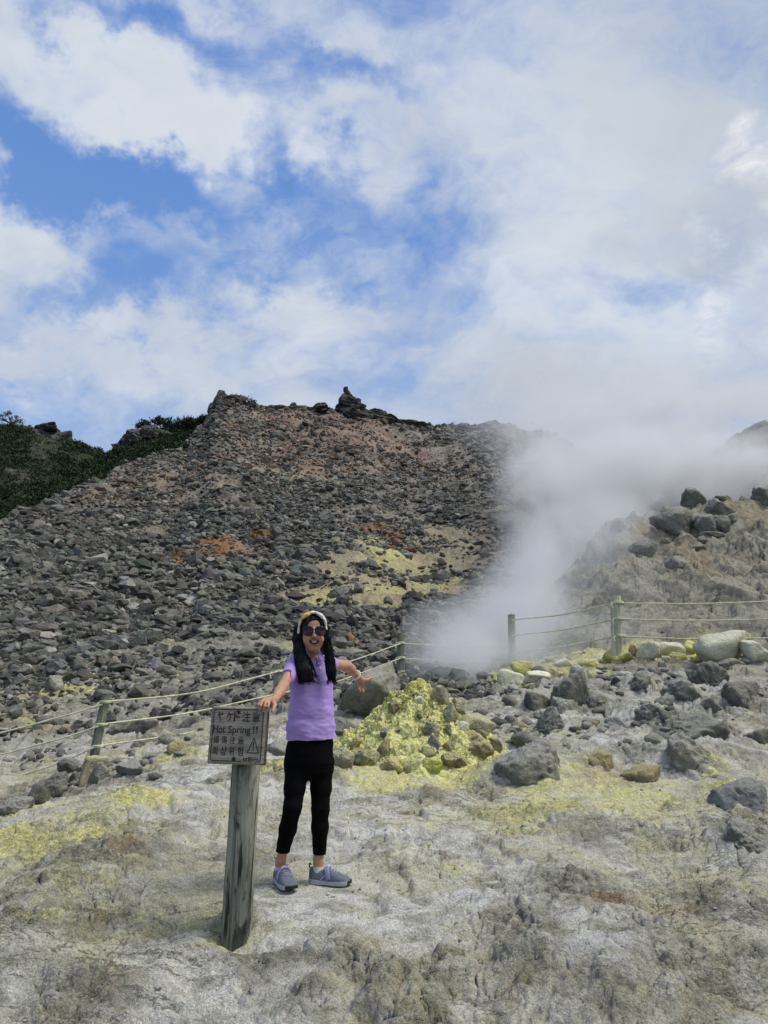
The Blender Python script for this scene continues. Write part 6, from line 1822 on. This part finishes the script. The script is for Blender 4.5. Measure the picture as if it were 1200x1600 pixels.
def hill(name, skyline, foot, mat, amp, na=260, nr=90, seed=700, curve=1.0):
    """Slope rising from a hidden foot line to a skyline; both are lists of (u, v, distance)."""
    S = np.array([PY(*q) for q in skyline]); Fo = np.array([PY(*q) for q in foot])
    us = np.linspace(skyline[0][0], skyline[-1][0], na)
    SK = np.stack([np.interp(us, [q[0] for q in skyline], S[:, i]) for i in range(3)], 1); FT = np.stack([np.interp(us, [q[0] for q in foot], Fo[:, i]) for i in range(3)], 1)
    t = np.concatenate([np.linspace(0, 1, nr), [1.06, 1.15, 1.4]])
    V = []
    for k in t:
        if k <= 1: q = FT * (1 - k) + SK * k; q[:, 2] = FT[:, 2] + (SK[:, 2] - FT[:, 2]) * k ** curve
        else: q = SK + (SK - FT) * (k - 1); q[:, 2] = SK[:, 2] - (k - 1) * 40
        V.append(q)
    V = np.array(V); x, y = V[..., 0], V[..., 1]
    V[..., 2] += (fbm2(x * .09, y * .09, 5, seed) * amp + (ridge2(x * .25, y * .25, 3, seed + 5) - .5) * amp * .5) * sstep(0, .2, t)[:, None] * (1 - .5 * sstep(.8, 1, t))[:, None]
    o = mesh_np(name, V.reshape(-1, 3), grid_faces(len(t), na), mat, True); tag(o, kind='structure')
    return V
SKY_L = [(-500, 560, 120), (-250, 620, 118), (-100, 652, 116), (0, 668, 115), (40, 672, 114), (80, 680, 113), (110, 690, 112), (150, 706, 110), (163, 712, 108), (178, 705, 106), (205, 694, 104), (245, 676, 103), (290, 664, 103), (318, 655, 104), (345, 645, 106)]
FOOT_L = [(-500, 960, 30), (-200, 925, 36), (0, 845, 47), (60, 815, 53), (100, 795, 58), (200, 747, 73), (290, 707, 86), (345, 680, 100)]
HILL_L = hill('shrub_hill', SKY_L, FOOT_L, M['brushhill'], 1.6, curve=1.0)
hill('far_hill', [(1060, 745, 160), (1110, 706, 155), (1140, 690, 152), (1160, 677, 150), (1185, 664, 148), (1215, 655, 146), (1300, 628, 140), (1500, 560, 130)], [(1060, 860, 70), (1500, 860, 70)], M['darkhill'], 1.5, seed=740)

# broad ground under everything, out to the horizon
def plain():
    n, m = 40, 96
    r = np.concatenate([[0], np.geomspace(3, 4000, n - 1)]); a = np.linspace(0, 2 * np.pi, m)
    RR, AA = np.meshgrid(r, a, indexing='ij'); x = RR * np.cos(AA); y = RR * np.sin(AA) + 10
    z = -7.0 + fbm2(x * .01, y * .01, 3, 61) * 2 - sstep(100, 900, RR) * 30
    o = mesh_np('terrain', np.stack([x, y, z], -1).reshape(-1, 3), grid_faces(n, m), M['darkhill'], True); tag(o, kind='structure')
plain()

# ------------------------------------------------------------------ rock outcrops on the skyline
def crag(pieces, label, name='rock_outcrop', mat='crag', Y=100.0, seed=0):
    """Broken rock mass: several angular blocks fused into one craggy body. pieces: u, v, w, h (photo pixels), tilt."""
    c0 = PY(pieces[0][0], pieces[0][1], Y); parts = []
    for i, (u, v, w, h, tl) in enumerate(pieces):
        d = ray(u, v); t = Y / d[1] ; sx = w * t / F / 2; sz = h * t / F / 2
        W, Fc = rock_shape(seed + i * 5, 4, 22, 15, rough=.12, fine=.07)
        W = W * (1 + .09 * fbm3(W * 4 + i, 3, 5)[:, None] + .05 * fbm3(W * 11 + i, 2, 9)[:, None])
        W = W * np.array([sx, (sx + sz) * .45, sz]); a = R(tl); cc, ss = math.cos(a), math.sin(a)
        W = W @ np.array([[cc, 0, -ss], [0, 1, 0], [ss, 0, cc]])
        rs = np.random.RandomState(seed + i); parts.append((W + PY(u, v, Y + rs.uniform(-1, 1) * sx) - c0, Fc))
    V, Fc = join(parts); o = mesh_np(name, V, Fc, M[mat], False); o.location = c0
    tag(o, label, 'rock outcrop'); return o
crag([(350, 640, 44, 58, 0), (338, 652, 30, 50, -10), (366, 630, 34, 28, 8), (346, 618, 18, 16, 0), (372, 640, 40, 40, 0), (330, 662, 26, 40, 0), (390, 640, 34, 22, 10), (356, 664, 40, 40, 0), (345, 614, 9, 9, 0), (385, 655, 30, 26, 0)],
     'craggy dark rock knob at the left end of the scree skyline', Y=101, seed=40)
crag([(550, 653, 72, 30, 0), (547, 643, 50, 32, 4), (545, 632, 34, 32, 2), (542, 620, 20, 26, 0), (540, 609, 8, 11, 0), (557, 634, 14, 24, 16), (533, 642, 16, 24, -10), (572, 650, 44, 22, 20), (520, 651, 40, 16, -10), (596, 656, 44, 16, 16), (549, 625, 9, 16, 10), (508, 643, 22, 11, -6), (480, 640, 26, 9, 0)],
     'tall dark rock pinnacle standing highest on the scree skyline', Y=109, seed=80)
crag([(70, 686, 56, 46, 0), (92, 692, 34, 44, 10), (48, 680, 26, 34, 0), (72, 668, 40, 16, 0), (100, 704, 24, 30, 0), (80, 704, 40, 30, 0)], 'blunt dark rock knoll above the green brush at the far left', Y=109, seed=120)
crag([(215, 684, 50, 30, 14), (196, 692, 26, 18, 20), (236, 676, 34, 24, 8), (180, 698, 14, 12, 0), (255, 682, 30, 20, 0)], 'pale weathered rock rib in the brush left of the scree skyline', Y=98, seed=160)
crag([(700, 676, 40, 22, 0), (722, 672, 22, 16, 0), (735, 680, 40, 26, 20), (712, 690, 50, 24, 0)], 'low dark rock hump on the right part of the skyline by the steam', Y=114, seed=200)
crag([(610, 656, 50, 16, 18), (640, 662, 40, 13, 12), (590, 646, 30, 16, 10), (660, 664, 26, 9, 6)], 'jagged rock ledge falling away right of the pinnacle', Y=112, seed=240)
crag([(440, 642, 40, 14, 4), (425, 637, 16, 11, 0), (400, 640, 34, 14, 10), (470, 639, 50, 11, 0), (490, 640, 40, 12, 0), (500, 634, 26, 10, -6), (415, 640, 24, 12, 0)], 'broken line of low rocks along the skyline between knob and pinnacle', Y=107, seed=280)
crag([(1180, 672, 50, 20, -20), (1150, 686, 40, 16, -20), (1195, 664, 20, 12, -10)], 'dark rocky crest of the far hill at the right edge', Y=144, seed=320)

# ------------------------------------------------------------------ dwarf pine brush, single shrubs and a small tree
def mat_leaf(name, c1, c2):
    m, t, b = new_mat(name)
    at = t.node('ShaderNodeAttribute', attribute_name='tone')
    v = t.sepc(at.outputs['Color'])[0]
    t.l.new(t.mix(v, c1, c2), b.inputs['Base Color']); b.inputs['Roughness'].default_value = .7
    return m
M['pine'] = mat_leaf('dwarf_pine', (.011, .023, .009), (.034, .058, .020))
M['leaf'] = mat_leaf('leaf', (.03, .055, .018), (.10, .15, .045))
M['bark'] = simple_mat('bark', (.06, .05, .04), .9, .1, None, .3, 20)
def tufts(C, size, n_leaf, seed, up=.35):
    """Sprays of small blade leaves round points C."""
    rs = np.random.RandomState(seed); n = len(C); k = n_leaf
    d = rs.normal(size=(n, k, 3)); d[..., 2] = np.abs(d[..., 2]) * .9 + up; d /= np.linalg.norm(d, axis=2)[..., None]
    L = size[:, None] * rs.uniform(.5, 1.15, (n, k)); wv = np.cross(d, rs.normal(size=(n, k, 3))); wv /= np.linalg.norm(wv, axis=2)[..., None]
    o = C[:, None] + rs.normal(size=(n, k, 3)) * size[:, None, None] * .38
    a = o; b_ = o + d * L[..., None]; m_ = (a + b_) / 2; wd = (L * .20)[..., None] * wv
    V = np.stack([a, m_ + wd, b_, m_ - wd], 2).reshape(-1, 3); Fq = np.arange(n * k * 4).reshape(-1, 4)
    tone = np.clip(rs.rand(n)[:, None] * .7 + rs.rand(n, k) * .45 - .1, 0, 1); tone = np.repeat(tone.reshape(-1), 4)
    return V, Fq, np.stack([tone] * 3, 1)
def brush():
    rs = np.random.RandomState(77)
    nr, na = HILL_L.shape[:2]; N = 100000
    i = rs.uniform(0, 88, N); j = rs.uniform(60, na - 2, N); i0 = i.astype(int); j0 = j.astype(int)
    C = HILL_L[i0, j0] * (1 - (i - i0))[:, None] + HILL_L[i0 + 1, j0] * (i - i0)[:, None]; C = C + (HILL_L[i0, j0 + 1] - HILL_L[i0, j0]) * (j - j0)[:, None]
    u, v = proj(C)
    # bare scars and rock ribs where no brush grows
    bare = np.zeros(N)
    for cu, cv, ru, rv, am in ((60, 705, 26, 26, .95), (80, 728, 20, 14, .9), (130, 716, 34, 13, .9), (30, 740, 42, 22, .85), (70, 752, 40, 12, .7), (8, 752, 26, 14, .7), (75, 690, 40, 30, 1.0), (215, 682, 40, 14, .8), (35, 690, 30, 10, .6), (20, 720, 30, 12, .5)):
        bare = np.maximum(bare, am * np.exp(-(((u - cu) / ru) ** 2 + ((v - cv) / rv) ** 2) * 1.2))
    bare += fbm2(C[:, 0] * .12, C[:, 1] * .12, 4, 771) * .28
    keep = rs.rand(N) > np.clip(bare * 1.5 - .1, 0, .97); C = C[keep]; n = len(C)
    size = rs.uniform(.24, .50, n) * np.interp(C[:, 1], [40, 110], [.6, 1.0]); C[:, 2] += np.clip(fbm2(C[:, 0] * .5, C[:, 1] * .5, 3, 781), -.2, 1) * 1.1
    C[:, 2] += size * .15
    V, Fq, T = tufts(C, size, 11, 5)
    o = mesh_np('brush', V, Fq, M['pine'], False, attrs={'tone': T}); tag(o, kind='stuff')
brush()
def shrub(pieces, Y, label, mat='pine', leaf=.34, nl=12, seed=1, dens=1.0, name='shrub', stem=True):
    """Shrub of several rounded boughs at (u, v, w, h) photo pixels."""
    rs = np.random.RandomState(seed); C = []
    for u, v, w, h in pieces:
        c = PY(u, v, Y); t = Y / ray(u, v)[1]; a, b_ = w * t / F / 2, h * t / F / 2
        k = int(max(10, 26 * dens * a * b_ / (leaf * leaf) * .5)); q = rs.normal(size=(k, 3)); q /= np.linalg.norm(q, axis=1)[:, None]; q *= rs.uniform(.35, 1.0, (k, 1))
        C.append(c + q * np.array([a, a * .8, b_]))
    C = np.concatenate(C); b0 = PY(pieces[0][0], max(q[1] + q[3] / 2 for q in pieces) + 2, Y)
    s = thing(name, label, 'shrub', b0)
    V, Fq, T = tufts(C - b0, rs.uniform(.6, 1.1, len(C)) * leaf, nl, seed)
    mesh_np('foliage', V, Fq, M[mat], False, s, {'tone': T})
    parts = []
    for u, v, w, h in pieces:
        q = bezier_pts([[0, 0, -.3], (PY(u, v, Y) - b0) * .5 + [0, 0, -.1], PY(u, v, Y) - b0], 5); parts.append(tube(q, np.linspace(.10, .03, len(q)), 6))
    V, Fq = join(parts); mesh_np('stem', V, Fq, M['bark'], True, s)
    return s
shrub([(300, 664, 34, 24), (312, 672, 26, 22), (286, 660, 30, 16), (318, 656, 22, 14)], 100, 'dense dark green shrub hugging the left foot of the skyline knob', seed=11, leaf=.36)
shrub([(262, 662, 30, 14), (245, 660, 22, 12), (270, 672, 34, 18)], 101, 'dark green shrub in the middle of the brush below the skyline knob', seed=12, leaf=.36)
shrub([(228, 663, 26, 10), (218, 666, 16, 9)], 102, 'flat dark shrub growing on top of the pale rock rib', seed=13, leaf=.34)
shrub([(250, 655, 16, 9)], 103, 'small rounded dark shrub poking above the rib on the skyline', seed=14, leaf=.32)
shrub([(378, 624, 28, 7), (392, 630, 20, 7), (366, 620, 16, 5)], 103, 'low green shrub lying on the top right of the skyline knob', seed=15, leaf=.32)
shrub([(105, 712, 16, 20), (100, 722, 14, 12)], 106, 'lighter green bush below the blunt rock knoll', mat='leaf', seed=16, leaf=.32)
shrub([(132, 700, 30, 10), (150, 704, 24, 8), (116, 694, 20, 9)], 110, 'dark shrub strip on the saddle right of the rock knoll', seed=17, leaf=.32)
shrub([(20, 668, 44, 10), (46, 674, 20, 9), (-14, 664, 30, 12)], 112, 'dark shrub on the skyline under the small tree', seed=18, leaf=.32)
shrub([(664, 672, 14, 4), (655, 670, 10, 3)], 115, 'tiny green shrub on the skyline right of the ledge', seed=19, leaf=.35)
shrub([(290, 832, 22, 6), (282, 834, 10, 4)], 52, 'small olive shrub alone in the middle of the grey scree', seed=20, leaf=.16, mat='leaf')

def tree():
    Y = 113.0; b0 = PY(22, 668, Y); rs = np.random.RandomState(9)
    s = thing('small_tree', 'small sparse tree on the skyline at the far left edge', 'tree', b0)
    tips = [(3, 650), (10, 648), (17, 654), (26, 652), (6, 657), (30, 657), (-6, 655), (14, 645), (33, 660), (22, 660), (-12, 650)]
    parts = []; C = []
    fork = PY(18, 662, Y) - b0
    q = bezier_pts([[0, 0, -.5], fork * .5, fork], 6); parts.append(tube(q, np.linspace(.20, .12, len(q)), 8))
    for u, v in tips:
        e = PY(u, v, Y + rs.uniform(-1, 1)) - b0; m_ = (fork + e) / 2 + rs.normal(0, .12, 3); q = bezier_pts([fork, m_, e], 6)
        parts.append(tube(q, np.linspace(.10, .03, len(q)), 6))
        k = 26; d = rs.normal(size=(k, 3)); d /= np.linalg.norm(d, axis=1)[:, None]; C.append(e + d * rs.uniform(.1, .62, (k, 1)) * np.array([1, 1, .6]))
    V, Fq = join(parts); mesh_np('trunk', V, Fq, M['bark'], True, s)
    C = np.concatenate(C); V, Fq, T = tufts(C, rs.uniform(.15, .30, len(C)), 7, 8, up=0)
    mesh_np('crown', V, Fq, M['leaf'], False, s, {'tone': T})
tree()

# ------------------------------------------------------------------ steam from the fumaroles
STEAM = [  # u, v, distance, half width px, half height px, half depth m, tilt deg, density
    (700, 1052, 12.0, 105, 48, 1.6, 8, .72), (735, 1018, 13.2, 135, 70, 2.2, 20, .66), (790, 965, 16, 150, 95, 3, 35, .62), (850, 900, 20, 150, 110, 4, 40, .44), (890, 850, 24, 130, 100, 5, 35, .34),
    (860, 770, 36, 110, 105, 6, 10, .34), (920, 745, 42, 160, 80, 7, 0, .40), (1020, 735, 46, 210, 80, 8, 0, .46), (1160, 740, 48, 170, 60, 8, 0, .42), (870, 690, 50, 145, 75, 9, 0, .18), (980, 660, 55, 240, 100, 10, 0, .17), (790, 640, 58, 120, 60, 9, 10, .07), (830, 590, 66, 180, 80, 12, 10, .055),
    (1090, 655, 58, 190, 80, 10, 0, .12), (810, 1035, 13.2, 160, 55, 2.2, 0, .24), (930, 910, 19, 140, 140, 3.5, 10, .15), (960, 820, 28, 90, 65, 4, 0, .26), (900, 985, 14.5, 160, 65, 2.2, 0, .12), (690, 985, 15, 95, 65, 2.2, 15, .30), (665, 1025, 13, 80, 55, 1.8, 10, .30), (800, 1000, 13.2, 90, 60, 1.6, 0, .30)]
def steam():
    m = bpy.data.materials.new('steam'); m.use_nodes = True; m.node_tree.nodes.clear(); t = NT(m.node_tree)
    out = t.node('ShaderNodeOutputMaterial'); vol = t.node('ShaderNodeVolumePrincipled'); t.l.new(vol.outputs[0], out.inputs['Volume'])
    P = t.node('ShaderNodeTexCoord').outputs['Object']
    y = t.sep(P)[1]
    # eddies grow with distance from the vent
    n1 = t.noise(t.mapping(P, scale=(1, .6, 1)), .42, 4, .6, .5); n2 = t.noise(P, 1.15, 3, .6, .6)
    dens = None; c_all = []
    for u, v, Y, rx, rz, ry, tl, dn in STEAM:
        c = PY(u, v, Y); tt = Y / ray(u, v)[1]; a, b_ = rx * tt / F, rz * tt / F
        q = t.mapping(P, loc=tuple(c), rot=(0, -R(tl), 0), scale=(a, ry, b_), typ='TEXTURE')
        f = t.rng(t.vmath('LENGTH', q), .12, 1.0, dn, 0.0)
        dens = f if dens is None else t.math('ADD', dens, f); c_all.append((c, (a, ry, b_), tl))
    nn = t.math('ADD', t.math('MULTIPLY', n1, .72), t.math('MULTIPLY', n2, .28))
    d = t.math('MULTIPLY', dens, t.rng(nn, .39, .61, .03, 1.75))
    t.l.new(d, vol.inputs['Density']); vol.inputs['Color'].default_value = (.90, .91, .93, 1); vol.inputs['Anisotropy'].default_value = .25
    lo = np.min([c - max(r) * 1.05 for c, r, _ in c_all], 0); hi = np.max([c + max(r) * 1.05 for c, r, _ in c_all], 0)
    vx = Vox(lo, hi, .8); vx.D[:] = 5
    for c, r, tl in c_all:
        X = vx.ax[0][:, None, None]; Y = vx.ax[1][None, :, None]; Z = vx.ax[2][None, None, :]
        a = R(tl); x0, y0, z0 = X - c[0], Y - c[1], Z - c[2]; xr = x0 * math.cos(a) + z0 * math.sin(a); zr = -x0 * math.sin(a) + z0 * math.cos(a)
        k = np.sqrt((xr / r[0]) ** 2 + (y0 / r[1]) ** 2 + (zr / r[2]) ** 2); vx.D = np.minimum(vx.D, (k - 1.03) * min(r)).astype(np.float32)
    V, Fq = vx.mesh(2)
    o = mesh_np('steam', V, Fq, m, True); tag(o, kind='stuff')
steam()
